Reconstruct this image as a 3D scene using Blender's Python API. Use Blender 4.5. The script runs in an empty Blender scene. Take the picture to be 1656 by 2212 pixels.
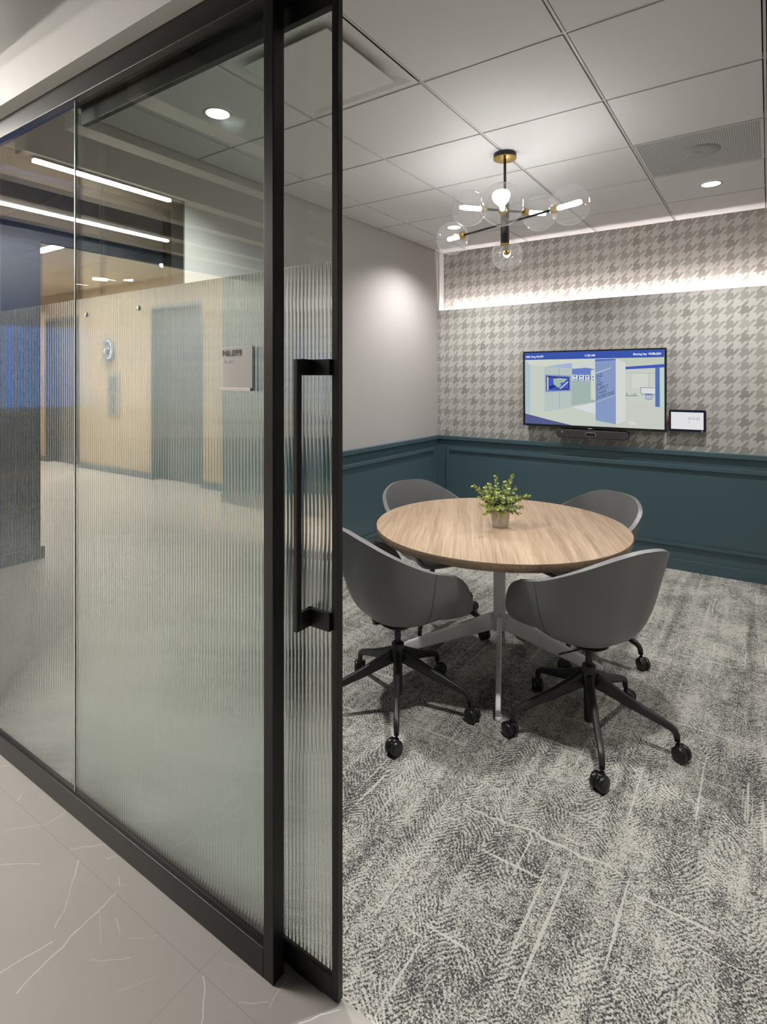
import bpy, bmesh, math, random
from mathutils import Vector, Matrix
PI = math.pi
R = math.radians
random.seed(7)
scene = bpy.context.scene
COL = scene.collection

# ------------------------------------------------------------------ camera
YAW = math.atan2(832, 1218)
CAM_Z = 1.5
cam_data = bpy.data.cameras.new('camera')
cam_data.sensor_fit = 'HORIZONTAL'
cam_data.sensor_width = 36
cam_data.lens = 36 * 1218 / 1656
cam_data.shift_y = -288 / 1656
cam_data.clip_start = 0.02
cam_data.clip_end = 60
cam = bpy.data.objects.new('camera', cam_data)
COL.objects.link(cam)
cam.location = (0, 0, CAM_Z)
cam.rotation_euler = (PI / 2, 0, YAW)
scene.camera = cam
FWD = Vector((-math.sin(YAW), math.cos(YAW), 0))
RGT = Vector((math.cos(YAW), math.sin(YAW), 0))


def at(u, v, y):
    """point of the plane y = const behind photograph pixel (u, v)"""
    d = FWD * 1218 + RGT * (u - 828) + Vector((0, 0, 818 - v))
    return Vector((0, 0, CAM_Z)) + d * (y / d.y)


# ------------------------------------------------------------------ exposure, world
scene.view_settings.view_transform = 'Standard'
scene.view_settings.look = 'None'
scene.view_settings.exposure = 0.0
scene.view_settings.gamma = 1.0
scene.view_settings.use_curve_mapping = False
scene.cycles.use_denoising = True
scene.cycles.caustics_refractive = False
scene.cycles.caustics_reflective = False
scene.cycles.max_bounces = 12
scene.cycles.diffuse_bounces = 4
scene.cycles.glossy_bounces = 6
scene.cycles.transmission_bounces = 10
scene.cycles.transparent_max_bounces = 16
scene.cycles.sample_clamp_indirect = 4.0
world = bpy.data.worlds.new('world')
scene.world = world
world.use_nodes = True
world.node_tree.nodes['Background'].inputs[0].default_value = (0.6, 0.62, 0.65, 1)
world.node_tree.nodes['Background'].inputs[1].default_value = 0.15

# light strengths, tuned against the photograph
K_DOWN = 118       # W, recessed room downlights
K_COVE = 130       # emission of the cove strip
K_BULB = 76       # emission of the globe bulbs
K_STRIP = 460      # emission of the lobby strips
K_BAY = 900        # W, downlights added to brighten the lift bay wall

# ------------------------------------------------------------------ helpers


def lin(c):
    out = []
    for x in c[:3]:
        x = x / 255.0
        out.append(x / 12.92 if x <= 0.04045 else ((x + 0.055) / 1.055) ** 2.4)
    return tuple(out) + (1.0,)


class G:
    """small node-graph builder"""

    def __init__(self, name):
        self.m = bpy.data.materials.new(name)
        self.m.use_nodes = True
        self.nt = self.m.node_tree
        self.nt.nodes.clear()
        self.out = self.nt.nodes.new('ShaderNodeOutputMaterial')

    def put(self, sock, val):
        if isinstance(val, bpy.types.NodeSocket):
            self.nt.links.new(val, sock)
        elif val is not None:
            if isinstance(val, (tuple, list)) and len(val) == 3 and sock.type == 'RGBA':
                val = tuple(val) + (1,)
            sock.default_value = val

    def node(self, typ, ins=None, **props):
        n = self.nt.nodes.new(typ)
        for k, v in props.items():
            setattr(n, k, v)
        for k, v in (ins or {}).items():
            self.put(n.inputs[k], v)
        return n

    def math(self, op, a, b=None, c=None, clamp=False):
        n = self.nt.nodes.new('ShaderNodeMath')
        n.operation = op
        n.use_clamp = clamp
        self.put(n.inputs[0], a)
        if b is not None:
            self.put(n.inputs[1], b)
        if c is not None:
            self.put(n.inputs[2], c)
        return n.outputs[0]

    def add(self, a, b): return self.math('ADD', a, b)
    def sub(self, a, b): return self.math('SUBTRACT', a, b)
    def mul(self, a, b): return self.math('MULTIPLY', a, b)
    def frac(self, a): return self.math('FRACT', a)
    def lt(self, a, b): return self.math('LESS_THAN', a, b)
    def gt(self, a, b): return self.math('GREATER_THAN', a, b)

    def step(self, x, lo, hi):
        n = self.node('ShaderNodeMapRange', {0: x, 1: lo, 2: hi, 3: 0.0, 4: 1.0})
        n.interpolation_type = 'SMOOTHSTEP'
        return n.outputs[0]

    def mix(self, f, a, b):
        n = self.nt.nodes.new('ShaderNodeMix')
        n.data_type = 'RGBA'
        self.put(n.inputs[0], f)
        self.put(n.inputs[6], a)
        self.put(n.inputs[7], b)
        return n.outputs[2]

    def coords(self, kind='Object'):
        return self.node('ShaderNodeTexCoord').outputs[kind]

    def sep(self, v):
        n = self.node('ShaderNodeSeparateXYZ', {0: v})
        return n.outputs[0], n.outputs[1], n.outputs[2]

    def vec(self, x, y, z):
        return self.node('ShaderNodeCombineXYZ', {0: x, 1: y, 2: z}).outputs[0]

    def noise(self, v, scale, detail=2.0, rough=0.5, dist=0.0):
        return self.node('ShaderNodeTexNoise', {'Vector': v, 'Scale': scale, 'Detail': detail,
                                                'Roughness': rough, 'Distortion': dist}).outputs[0]

    def bump(self, h, strength=0.3, dist=0.002):
        return self.node('ShaderNodeBump', {'Strength': strength, 'Distance': dist, 'Height': h}).outputs[0]

    def principled(self, color, rough=0.5, metal=0.0, normal=None, **extra):
        n = self.node('ShaderNodeBsdfPrincipled', {'Base Color': color, 'Roughness': rough, 'Metallic': metal})
        if normal is not None:
            self.put(n.inputs['Normal'], normal)
        for k, v in extra.items():
            self.put(n.inputs[k.replace('_', ' ')], v)
        self.nt.links.new(n.outputs[0], self.out.inputs[0])
        return self.m


def plain(name, color, rough=0.5, metal=0.0, grain=0.0, scale=60, **extra):
    g = G(name)
    c = color
    nrm = None
    if grain:
        t = g.noise(g.coords(), scale, 3)
        dark = tuple(x * (1 - grain) for x in color[:3])
        c = g.mix(t, dark, tuple(min(1, x * (1 + grain)) for x in color[:3]))
        nrm = g.bump(t, 0.12, 0.001)
    return g.principled(c, rough, metal, nrm, **extra)


def emit(name, color, strength=1.0):
    g = G(name)
    e = g.node('ShaderNodeEmission', {0: color, 1: strength})
    g.nt.links.new(e.outputs[0], g.out.inputs[0])
    return g.m


# ------------------------------------------------------------------ mesh builder


def wloc(o):
    v = Vector((0, 0, 0))
    while o is not None:
        v += o.location
        o = o.parent
    return v


class MB:
    def __init__(self):
        self.v, self.f, self.mi, self.sm = [], [], [], []

    def face(self, pts, mi=0, smooth=False):
        i = len(self.v)
        self.v += [tuple(p) for p in pts]
        self.f.append(tuple(range(i, i + len(pts))))
        self.mi.append(mi)
        self.sm.append(smooth)

    def grid(self, rows, mi=0, smooth=True, closed=False):
        i = len(self.v)
        n = len(rows[0])
        for r in rows:
            self.v += [tuple(p) for p in r]
        for a in range(len(rows) - 1):
            for b in range(n if closed else n - 1):
                c = (b + 1) % n
                self.f.append((i + a * n + b, i + a * n + c, i + (a + 1) * n + c, i + (a + 1) * n + b))
                self.mi.append(mi)
                self.sm.append(smooth)

    def box(self, x0, x1, y0, y1, z0, z1, mi=0):
        p = [(x, y, z) for z in (z0, z1) for y in (y0, y1) for x in (x0, x1)]
        i = len(self.v)
        self.v += p
        for q in ((0, 2, 3, 1), (4, 5, 7, 6), (0, 1, 5, 4), (2, 6, 7, 3), (0, 4, 6, 2), (1, 3, 7, 5)):
            self.f.append(tuple(i + k for k in q))
            self.mi.append(mi)
            self.sm.append(False)
        return self

    def frame_of(self, d):
        d = Vector(d).normalized()
        a = Vector((0, 0, 1)) if abs(d.z) < 0.9 else Vector((1, 0, 0))
        x = d.cross(a).normalized()
        return x, d.cross(x).normalized()

    def tube(self, path, radii, seg=16, mi=0, cap=True, smooth=True):
        path = [Vector(p) for p in path]
        if not isinstance(radii, (list, tuple)):
            radii = [radii] * len(path)
        x, y = self.frame_of(path[1] - path[0])
        rows = []
        for k, p in enumerate(path):
            d = (path[min(k + 1, len(path) - 1)] - path[max(k - 1, 0)]).normalized()
            x = (x - d * x.dot(d)).normalized()
            y = d.cross(x).normalized()
            rows.append([p + (x * math.cos(2 * PI * j / seg) + y * math.sin(2 * PI * j / seg)) * radii[k] for j in range(seg)])
        self.grid(rows, mi, smooth, True)
        if cap:
            self.face(rows[0][::-1], mi)
            self.face(rows[-1], mi)
        return self

    def bar(self, path, sizes, up=(0, 0, 1), power=4.0, seg=20, mi=0):
        """sweep a rounded rectangle (width, height) along a path"""
        path = [Vector(p) for p in path]
        up = Vector(up)
        rows = []
        for k, p in enumerate(path):
            d = (path[min(k + 1, len(path) - 1)] - path[max(k - 1, 0)]).normalized()
            side = d.cross(up)
            if side.length < 1e-4:
                side = Vector((1, 0, 0))
            side.normalize()
            u2 = side.cross(d).normalized()
            w, h = sizes[k]
            row = []
            for j in range(seg):
                a = 2 * PI * (j + 0.5) / seg
                c, s = math.cos(a), math.sin(a)
                c = math.copysign(abs(c) ** (2 / power), c)
                s = math.copysign(abs(s) ** (2 / power), s)
                row.append(p + side * c * w / 2 + u2 * s * h / 2)
            rows.append(row)
        self.grid(rows, mi, True, True)
        self.face(rows[0][::-1], mi)
        self.face(rows[-1], mi)
        return self

    def lathe(self, prof, c=(0, 0, 0), seg=40, mi=0, axis=None, smooth=True):
        """profile of (radius, height) turned round an axis through c"""
        c = Vector(c)
        ax = Vector(axis or (0, 0, 1)).normalized()
        x, y = self.frame_of(ax)
        rows = [[c + ax * h + (x * math.cos(2 * PI * j / seg) + y * math.sin(2 * PI * j / seg)) * max(r, 1e-5)
                 for j in range(seg)] for r, h in prof]
        self.grid(rows, mi, smooth, True)
        return self

    def sphere(self, c, r, seg=32, mi=0):
        n = seg // 2
        return self.lathe([(r * math.sin(PI * k / n), -r * math.cos(PI * k / n)) for k in range(n + 1)], c, seg, mi)

    def prism(self, poly, y0, y1, mi=0):
        """outline of (x, z) points given a thickness along y"""
        a = [(x, y0, z) for x, z in poly]
        b = [(x, y1, z) for x, z in poly]
        self.face(a, mi)
        self.face(b[::-1], mi)
        for k in range(len(poly)):
            q = (k + 1) % len(poly)
            self.face([a[q], a[k], b[k], b[q]], mi)
        return self

    def build(self, name, mats, parent=None, bevel=0, seg=2, weld=True):
        me = bpy.data.meshes.new(name)
        me.from_pydata(self.v, [], self.f)
        for m in (mats if isinstance(mats, (list, tuple)) else [mats]):
            me.materials.append(m)
        me.polygons.foreach_set('material_index', self.mi)
        me.polygons.foreach_set('use_smooth', self.sm)
        bm = bmesh.new()
        bm.from_mesh(me)
        if weld:
            bmesh.ops.remove_doubles(bm, verts=bm.verts, dist=1e-6)
        bmesh.ops.recalc_face_normals(bm, faces=bm.faces)
        bm.to_mesh(me)
        bm.free()
        o = bpy.data.objects.new(name, me)
        COL.objects.link(o)
        if parent is not None:
            me.transform(Matrix.Translation(-wloc(parent)))
            o.parent = parent
        if bevel:
            b = o.modifiers.new('bevel', 'BEVEL')
            b.width = bevel
            b.segments = seg
            b.limit_method = 'ANGLE'
            b.angle_limit = R(40)
            b.harden_normals = False
        return o


def box(name, m, x0, x1, y0, y1, z0, z1, parent=None, bevel=0):
    return MB().box(x0, x1, y0, y1, z0, z1).build(name, m, parent, bevel)


def tag(o, label, cat, group=None):
    o['label'] = label
    o['category'] = cat
    if group:
        o['group'] = group
    return o


def thing(name, label, cat, loc=(0, 0, 0), group=None):
    o = bpy.data.objects.new(name, None)
    COL.objects.link(o)
    o.empty_display_size = 0.05
    o.location = loc
    return tag(o, label, cat, group)


def struct(o, label=None, cat=None):
    o['kind'] = 'structure'
    if label:
        tag(o, label, cat)
    return o


def hollow(name, label, cat, loc=(0, 0, 0)):
    return struct(thing(name, label, cat, loc))


def copy_tree(o, parent=None):
    c = o.copy()
    COL.objects.link(c)
    c.parent = parent
    for ch in list(o.children):
        copy_tree(ch, c)
    return c


def text_mesh(body, size, origin, ex, ez, m, name, parent, bold=0.0, align='LEFT', lift=(0, -0.0006, 0)):
    """flat lettering laid along ex / ez from origin"""
    cu = bpy.data.curves.new('lettering', 'FONT')
    cu.body = body
    cu.size = size
    cu.align_x = align
    cu.offset = bold
    cu.resolution_u = 4
    tmp = bpy.data.objects.new('lettering_source', cu)
    COL.objects.link(tmp)
    dg = bpy.context.evaluated_depsgraph_get()
    me = bpy.data.meshes.new_from_object(tmp.evaluated_get(dg))
    bpy.data.objects.remove(tmp)
    ex, ez, origin = Vector(ex), Vector(ez), Vector(origin) + Vector(lift)
    off = wloc(parent) if parent else Vector((0, 0, 0))
    for v in me.vertices:
        v.co = origin + ex * v.co.x + ez * v.co.y - off
    me.materials.clear()
    me.materials.append(m)
    o = bpy.data.objects.new(name, me)
    COL.objects.link(o)
    o.parent = parent
    return o


# ------------------------------------------------------------------ materials
M = {}
M['bronze'] = plain('bronze_metal', (0.026, 0.024, 0.024), 0.36, 0.65, 0.08, 30)
M['white_wall'] = plain('white_paint', (0.72, 0.71, 0.69), 0.6, 0, 0.02, 40)
M['grey_wall'] = plain('warm_grey_paint', (0.50, 0.475, 0.465), 0.38, 0, 0.015, 80)
M['teal'] = plain('teal_paint', (0.062, 0.108, 0.128), 0.32, 0, 0.03, 60)
M['tile'] = plain('ceiling_tile', (0.76, 0.75, 0.745), 0.75, 0, 0.03, 300)
M['grid'] = plain('ceiling_grid_metal', (0.62, 0.61, 0.6), 0.4)
M['gap'] = plain('ceiling_shadow_gap', (0.05, 0.05, 0.05), 0.8)
M['navy'] = plain('navy_paint', (0.030, 0.040, 0.066), 0.4, 0, 0.05, 30)
M['lobby_grey'] = plain('teal_grey_paint', (0.16, 0.19, 0.19), 0.5, 0, 0.05, 20)
M['dark_ceiling'] = plain('dark_ceiling_paint', (0.035, 0.037, 0.042), 0.7, 0, 0.05, 20)
M['beam'] = plain('brown_beam', (0.20, 0.155, 0.11), 0.55, 0, 0.1, 12)
M['bay_ceiling'] = plain('cream_ceiling_paint', (0.75, 0.67, 0.575), 0.7, 0, 0.02, 20)
M['steel'] = plain('blue_grey_steel', (0.17, 0.20, 0.24), 0.32, 0.85, 0.06, 12)
M['black_metal'] = plain('black_powder_coat', (0.022, 0.022, 0.023), 0.42, 0.1, 0.1, 200)
M['black_plastic'] = plain('black_plastic', (0.010, 0.010, 0.011), 0.3, 0, 0.05, 60)
M['white_metal'] = plain('white_powder_coat', (0.88, 0.875, 0.90), 0.35, 0, 0.02, 100)
M['brass'] = plain('brushed_brass', (0.62, 0.43, 0.14), 0.3, 1.0, 0.08, 90)
M['chrome'] = plain('chrome', (0.7, 0.7, 0.7), 0.15, 1.0)
M['leather'] = plain('grey_leather', (0.175, 0.175, 0.178), 0.40, 0, 0.06, 500)
M['seam'] = plain('dark_stitching', (0.03, 0.03, 0.03), 0.7)
M['soil'] = plain('soil', (0.03, 0.022, 0.015), 0.9, 0, 0.3, 90)
M['stem'] = plain('green_stem', (0.16, 0.2, 0.07), 0.6)
M['diffuser'] = plain('white_diffuser_metal', (0.76, 0.75, 0.73), 0.5)
M['cream_plate'] = plain('cream_plate', (0.88, 0.85, 0.83), 0.45)
M['ink'] = plain('black_ink', (0.008, 0.008, 0.009), 0.5)
M['led'] = emit('cove_light', (1.0, 0.90, 0.88, 1), K_COVE)
M['bulb'] = emit('bulb_light', (1.0, 0.98, 0.955, 1), K_BULB)
M['down'] = emit('downlight_lens', (1.0, 0.98, 0.95, 1), 7)
M['strip'] = emit('strip_light', (1.0, 0.95, 0.9, 1), K_STRIP)
M['bay_fill'] = emit('warm_fill_light', (1.0, 0.94, 0.84, 1), 260)  # fill strip added for the lift bay ceiling
M['six_glow'] = emit('sign_glow', (0.75, 0.88, 1.0, 1), 7)
M['red_glow'] = emit('red_indicator', (1.0, 0.05, 0.06, 1), 0.8)
M['blue_fill_glow'] = emit('blue_fill_glow', (0.10, 0.30, 0.85, 1), 3.5)  # glow of the panel added in the next room


def glass_material(name, tint, coat):
    """float glass: refracts at 1.5, outer faces reflect a little more"""
    g = G(name)
    back = g.node('ShaderNodeNewGeometry').outputs['Backfacing']
    f_out = g.node('ShaderNodeFresnel', {'IOR': coat}).outputs[0]
    f_in = g.node('ShaderNodeFresnel', {'IOR': 1.5}).outputs[0]
    fac = g.add(g.mul(f_out, g.sub(1.0, back)), g.mul(f_in, back))
    refr = g.node('ShaderNodeBsdfRefraction', {'Color': tint, 'Roughness': 0.0, 'IOR': 1.5})
    glos = g.node('ShaderNodeBsdfAnisotropic', {'Color': (0.97, 0.98, 0.98, 1), 'Roughness': 0.0})
    mx = g.node('ShaderNodeMixShader', {0: fac})
    g.nt.links.new(refr.outputs[0], mx.inputs[1])
    g.nt.links.new(glos.outputs[0], mx.inputs[2])
    g.nt.links.new(mx.outputs[0], g.out.inputs[0])
    return g.m


M['ribbed'] = glass_material('reeded_glass', (0.955, 0.985, 0.972, 1), 1.95)


def thin_glass(name, tint, ior, veil=0.0):
    g = G(name)
    back = g.node('ShaderNodeNewGeometry').outputs['Backfacing']
    fac = g.node('ShaderNodeFresnel', {'IOR': g.add(g.mul(g.sub(1.0, back), ior), g.mul(back, 1.0 / ior))}).outputs[0]
    tr = g.node('ShaderNodeBsdfTransparent', {'Color': tint})
    gl = g.node('ShaderNodeBsdfAnisotropic', {'Color': (1, 1, 1, 1), 'Roughness': 0.0})
    mx = g.node('ShaderNodeMixShader', {0: fac})
    g.nt.links.new(tr.outputs[0], mx.inputs[1])
    g.nt.links.new(gl.outputs[0], mx.inputs[2])
    last = mx.outputs[0]
    if veil:
        tl = g.node('ShaderNodeBsdfTranslucent', {'Color': (0.9, 0.9, 0.9, 1)})
        m2 = g.node('ShaderNodeMixShader', {0: veil})
        g.nt.links.new(last, m2.inputs[1])
        g.nt.links.new(tl.outputs[0], m2.inputs[2])
        last = m2.outputs[0]
    g.nt.links.new(last, g.out.inputs[0])
    return g.m


M['globe'] = thin_glass('clear_globe_glass', (0.97, 0.97, 0.97, 1), 1.6, 0.02)
M['clear'] = thin_glass('clear_float_glass', (0.955, 0.987, 0.972, 1), 1.62)
M['dark_pane'] = thin_glass('grey_window_glass', (0.75, 0.78, 0.8, 1), 1.5)
M['acrylic'] = thin_glass('clear_acrylic', (0.985, 0.985, 0.985, 1), 1.35, 0.03)


def wallpaper_material():
    g = G('houndstooth_wallpaper')
    x, y, z = g.sep(g.coords())
    P, PZ = 0.0957, 0.105
    uu = g.math('DIVIDE', g.add(x, 0.362), P)
    vv = g.math('DIVIDE', g.sub(1.516, z), PZ)
    u, v = g.frac(uu), g.frac(vv)
    warp, weft = g.lt(u, 0.5), g.lt(v, 0.5)
    s = g.lt(g.frac(g.mul(g.add(u, v), 2.0)), 0.5)
    dark = g.add(g.mul(s, warp), g.mul(g.sub(1.0, s), weft))
    pos = g.vec(x, 0.0, z)
    grain = g.noise(pos, 420, 3, 0.7)
    blot = g.noise(pos, 130, 2)
    # every star is printed a little lighter or darker than the next
    idu = g.math('FLOOR', g.add(uu, 0.25))
    idv = g.math('FLOOR', g.add(vv, 0.25))
    wn = g.node('ShaderNodeTexWhiteNoise', {'Vector': g.vec(idu, idv, 0.0)})
    alt = g.frac(g.mul(g.add(idu, idv), 0.5))
    ink = g.add(g.add(0.52, g.mul(alt, 0.22)), g.mul(g.sub(wn.outputs[0], 0.5), 0.25))
    ink = g.add(ink, g.mul(g.sub(grain, 0.5), 1.9))
    ink = g.add(ink, g.mul(g.sub(blot, 0.5), 0.5))
    amount = g.math('MULTIPLY', ink, dark, clamp=True)
    paper = g.mix(g.noise(pos, 30, 2), (0.50, 0.485, 0.455, 1), (0.54, 0.525, 0.49, 1))
    c = g.mix(amount, paper, (0.185, 0.175, 0.155, 1))
    return g.principled(c, 0.6, 0, g.bump(amount, 0.08, 0.0006))


M['wallpaper'] = wallpaper_material()


def carpet_material():
    g = G('grey_loop_carpet')
    p = g.coords()
    x, y, z = g.sep(p)
    wob = g.noise(p, 5, 2)
    xw = g.add(x, g.mul(g.sub(wob, 0.5), 0.05))
    yw = g.add(y, g.mul(g.sub(g.noise(p, 9, 3), 0.5), 0.09))
    # herringbone hatching in bands that run into the room
    tri = g.math('PINGPONG', g.add(xw, g.add(5.0, g.mul(g.noise(p, 2.3, 2), 0.16))), 0.085)
    hatch = g.math('SINE', g.mul(g.add(yw, g.mul(tri, 1.15)), 2 * PI / 0.019))
    fine = g.noise(g.vec(g.mul(x, 1.0), g.mul(y, 1.0), 0), 190, 2, 0.65)
    tuft = g.node('ShaderNodeTexVoronoi', {'Vector': p, 'Scale': 260.0}).outputs['Color']
    tuftv = g.sep(tuft)[0]
    mid = g.noise(p, 38, 3, 0.65)
    patch = g.noise(g.vec(g.mul(x, 1.5), g.mul(y, 1.0), 0), 3.4, 4, 0.6)
    mask = g.step(g.noise(g.vec(g.mul(x, 1.6), y, 3.0), 6.5, 3), 0.42, 0.60)
    streak = g.noise(g.vec(g.mul(x, 24.0), g.mul(y, 0.9), 1.7), 1.0, 3, 0.6)
    dashes = g.noise(g.vec(g.mul(x, 2.1), g.mul(y, 46.0), 7.1), 1.0, 2, 0.5)
    lines = g.noise(g.vec(g.mul(x, 60.0), g.mul(y, 1.5), 2.2), 1.0, 2, 0.5)
    t = g.add(0.60, g.mul(g.mul(hatch, mask), 0.17))
    t = g.add(t, g.mul(g.sub(fine, 0.5), 2.0))
    t = g.add(t, g.mul(g.sub(tuftv, 0.5), 0.42))
    t = g.add(t, g.mul(g.sub(mid, 0.5), 0.75))
    t = g.add(t, g.mul(g.sub(patch, 0.5), 0.95))
    t = g.add(t, g.mul(g.sub(streak, 0.5), 0.6))
    t = g.add(t, g.mul(g.step(dashes, 0.67, 0.72), 0.5))
    t = g.add(t, g.mul(g.step(lines, 0.66, 0.72), 0.42))
    # one long pale yarn line across the carpet
    seam = g.lt(g.math('ABSOLUTE', g.sub(yw, 1.808)), 0.0035)
    seam = g.mul(seam, g.mul(g.gt(x, -0.89), g.lt(x, -0.36)))
    t = g.add(t, g.mul(seam, 0.8))
    ramp = g.node('ShaderNodeValToRGB', {0: t})
    el = ramp.color_ramp.elements
    el[0].position, el[0].color = 0.22, (0.055, 0.056, 0.058, 1)
    el[1].position, el[1].color = 0.86, (0.60, 0.585, 0.53, 1)
    e = el.new(0.42); e.color = (0.13, 0.13, 0.127, 1)
    e = el.new(0.60); e.color = (0.36, 0.35, 0.315, 1)
    return g.principled(ramp.outputs[0], 0.95, 0, g.bump(g.add(fine, g.mul(tuftv, 0.6)), 0.5, 0.003), Specular_IOR_Level=0.1)


M['carpet'] = carpet_material()


def stone_material():
    g = G('grey_stone_tile')
    p = g.coords()
    x, y, z = g.sep(p)
    base = g.noise(p, 2.3, 5, 0.6, 0.6)
    fine = g.noise(p, 18, 4, 0.6)
    c = g.mix(base, (0.365, 0.35, 0.325, 1), (0.455, 0.44, 0.415, 1))
    c = g.mix(g.mul(fine, 0.35), c, (0.36, 0.34, 0.315, 1))
    warp = g.node('ShaderNodeTexNoise', {'Vector': p, 'Scale': 11.0, 'Detail': 3.0}).outputs['Color']
    warp = g.node('ShaderNodeVectorMath', {0: warp, 1: (0.5, 0.5, 0.5)}, operation='SUBTRACT').outputs[0]
    warp = g.node('ShaderNodeVectorMath', {0: warp, 3: 0.03}, operation='SCALE').outputs[0]
    pv = g.node('ShaderNodeVectorMath', {0: p, 1: warp}, operation='ADD').outputs[0]
    pv = g.node('ShaderNodeVectorMath', {0: pv, 1: (1, 1, 0)}, operation='MULTIPLY').outputs[0]
    vein = None
    # pale veins of the slabs by the partition: (x, y) to (x, y), strength
    VEINS = [(-1.52, 0.632, -1.572, 0.918, 1), (-1.599, 0.629, -1.572, 0.741, 1), (-1.772, 0.917, -1.715, 0.866, .9), (-1.715, 0.866, -1.603, 0.769, .7),
             (-1.84, 0.919, -1.813, 0.955, .8), (-1.813, 0.955, -1.756, 0.993, .7), (-1.957, 0.769, -1.858, 0.841, .7), (-1.173, 0.914, -1.09, 0.843, 1),
             (-2.004, 0.92, -2.007, 0.991, .7), (-2.09, 0.84, -2.025, 0.917, .6), (-0.907, 0.973, -0.839, 1.047, 1), (-1.62, 0.957, -1.584, 0.938, .8),
             (-1.5, 0.873, -1.455, 0.856, .6), (-1.445, 0.778, -1.365, 0.837, .5), (-1.048, 0.925, -0.996, 0.964, .6), (-1.42, 0.862, -1.357, 0.909, .3),
             (-1.713, 0.969, -1.695, 0.993, .8), (-0.998, 1.036, -0.982, 0.958, .6), (-2.206, 0.921, -2.23, 0.941, .8), (-1.318, 0.773, -1.265, 0.848, .35),
             (-1.567, 0.861, -1.467, 0.813, .35), (-2.453, 0.964, -2.423, 0.992, .7), (-1.162, 0.968, -1.071, 0.993, .3), (-1.625, 0.919, -1.571, 0.953, .35)]
    for ax, ay, bx, by, st in VEINS:
        ba = (bx - ax, by - ay, 0.0)
        l2 = ba[0] ** 2 + ba[1] ** 2
        pa = g.node('ShaderNodeVectorMath', {0: pv, 1: (ax, ay, 0.0)}, operation='SUBTRACT').outputs[0]
        dt = g.node('ShaderNodeVectorMath', {0: pa, 1: ba}, operation='DOT_PRODUCT').outputs['Value']
        h = g.math('DIVIDE', dt, l2, clamp=True)
        hb = g.node('ShaderNodeVectorMath', {0: ba, 3: h}, operation='SCALE').outputs[0]
        dist = g.node('ShaderNodeVectorMath', {0: pa, 1: hb}, operation='DISTANCE').outputs['Value']
        one = g.mul(g.sub(1.0, g.step(dist, 0.0004, 0.0011 + 0.0008 * st)), st)
        vein = one if vein is None else g.math('MAXIMUM', vein, one)
    for ang, off in ((0.6, 0.0), (2.1, 5.2)):
        ca, sa = math.cos(ang), math.sin(ang)
        px, py, _z = g.sep(pv)
        a = g.add(g.mul(px, ca), g.mul(py, sa))
        b = g.sub(g.mul(py, ca), g.mul(px, sa))
        vd = g.node('ShaderNodeTexVoronoi', {'Vector': g.vec(g.mul(a, 0.25), b, off), 'Scale': 1.5}, feature='DISTANCE_TO_EDGE').outputs['Distance']
        thin = g.sub(1.0, g.step(vd, 0.0006, 0.0024))
        vis = g.step(g.noise(g.vec(px, py, off + 2.0), 2.2, 2), 0.52, 0.60)
        away = g.math('MAXIMUM', g.lt(py, 0.58), g.lt(px, -2.6))
        vein = g.math('MAXIMUM', vein, g.mul(g.mul(thin, vis), g.mul(away, 0.7)))
    c = g.mix(g.mul(vein, 0.75), c, (0.82, 0.81, 0.80, 1))
    jx = g.lt(g.math('ABSOLUTE', g.sub(g.frac(g.math('DIVIDE', g.add(x, 20.0 - 0.21), 1.2)), 0.5)), 0.0009)
    jy = g.lt(g.math('ABSOLUTE', g.sub(g.frac(g.math('DIVIDE', g.add(y, 20.0 - 0.216), 0.6)), 0.5)), 0.0018)
    c = g.mix(g.mul(g.math('MAXIMUM', jx, jy), 0.35), c, (0.17, 0.16, 0.15, 1))
    return g.principled(c, 0.34, 0, None, Specular_IOR_Level=0.35)


M['stone'] = stone_material()


def oak_material(name, ang, tone=1.0, slope=0.0):
    g = G(name)
    x, y, z = g.sep(g.coords())
    ca, sa = math.cos(ang), math.sin(ang)
    a = g.add(g.mul(x, ca), g.mul(y, sa))
    b = g.sub(g.mul(y, ca), g.mul(x, sa))
    q = g.vec(g.mul(a, 1.0), g.mul(b, 16.0), g.mul(z, 16.0))
    big = g.noise(q, 1.6, 4, 0.6, 0.8)
    q2 = g.vec(g.mul(a, 3.0), g.mul(b, 150.0), g.mul(z, 150.0))
    fine = g.noise(q2, 1.3, 3, 0.6)
    plank = g.noise(g.vec(g.mul(a, 0.2), g.mul(b, 5.0), 0.0), 1.0, 1)
    t = g.add(g.mul(big, 0.55), g.mul(fine, 0.45))
    t = g.add(t, g.mul(g.sub(plank, 0.5), 0.35))
    ramp = g.node('ShaderNodeValToRGB', {0: t})
    el = ramp.color_ramp.elements
    el[0].position, el[0].color = 0.28, tuple(v * tone for v in (0.22, 0.145, 0.090)) + (1,)
    el[1].position, el[1].color = 0.70, tuple(v * tone for v in (0.56, 0.42, 0.295)) + (1,)
    e = el.new(0.5); e.color = tuple(v * tone for v in (0.42, 0.30, 0.20)) + (1,)
    return g.principled(ramp.outputs[0], 0.5, 0, g.bump(fine, 0.08, 0.0005), Specular_IOR_Level=0.35)


M['oak_top'] = oak_material('oak_veneer', R(116))
M['oak_edge'] = oak_material('oak_edge_band', 0, 0.75)


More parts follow.
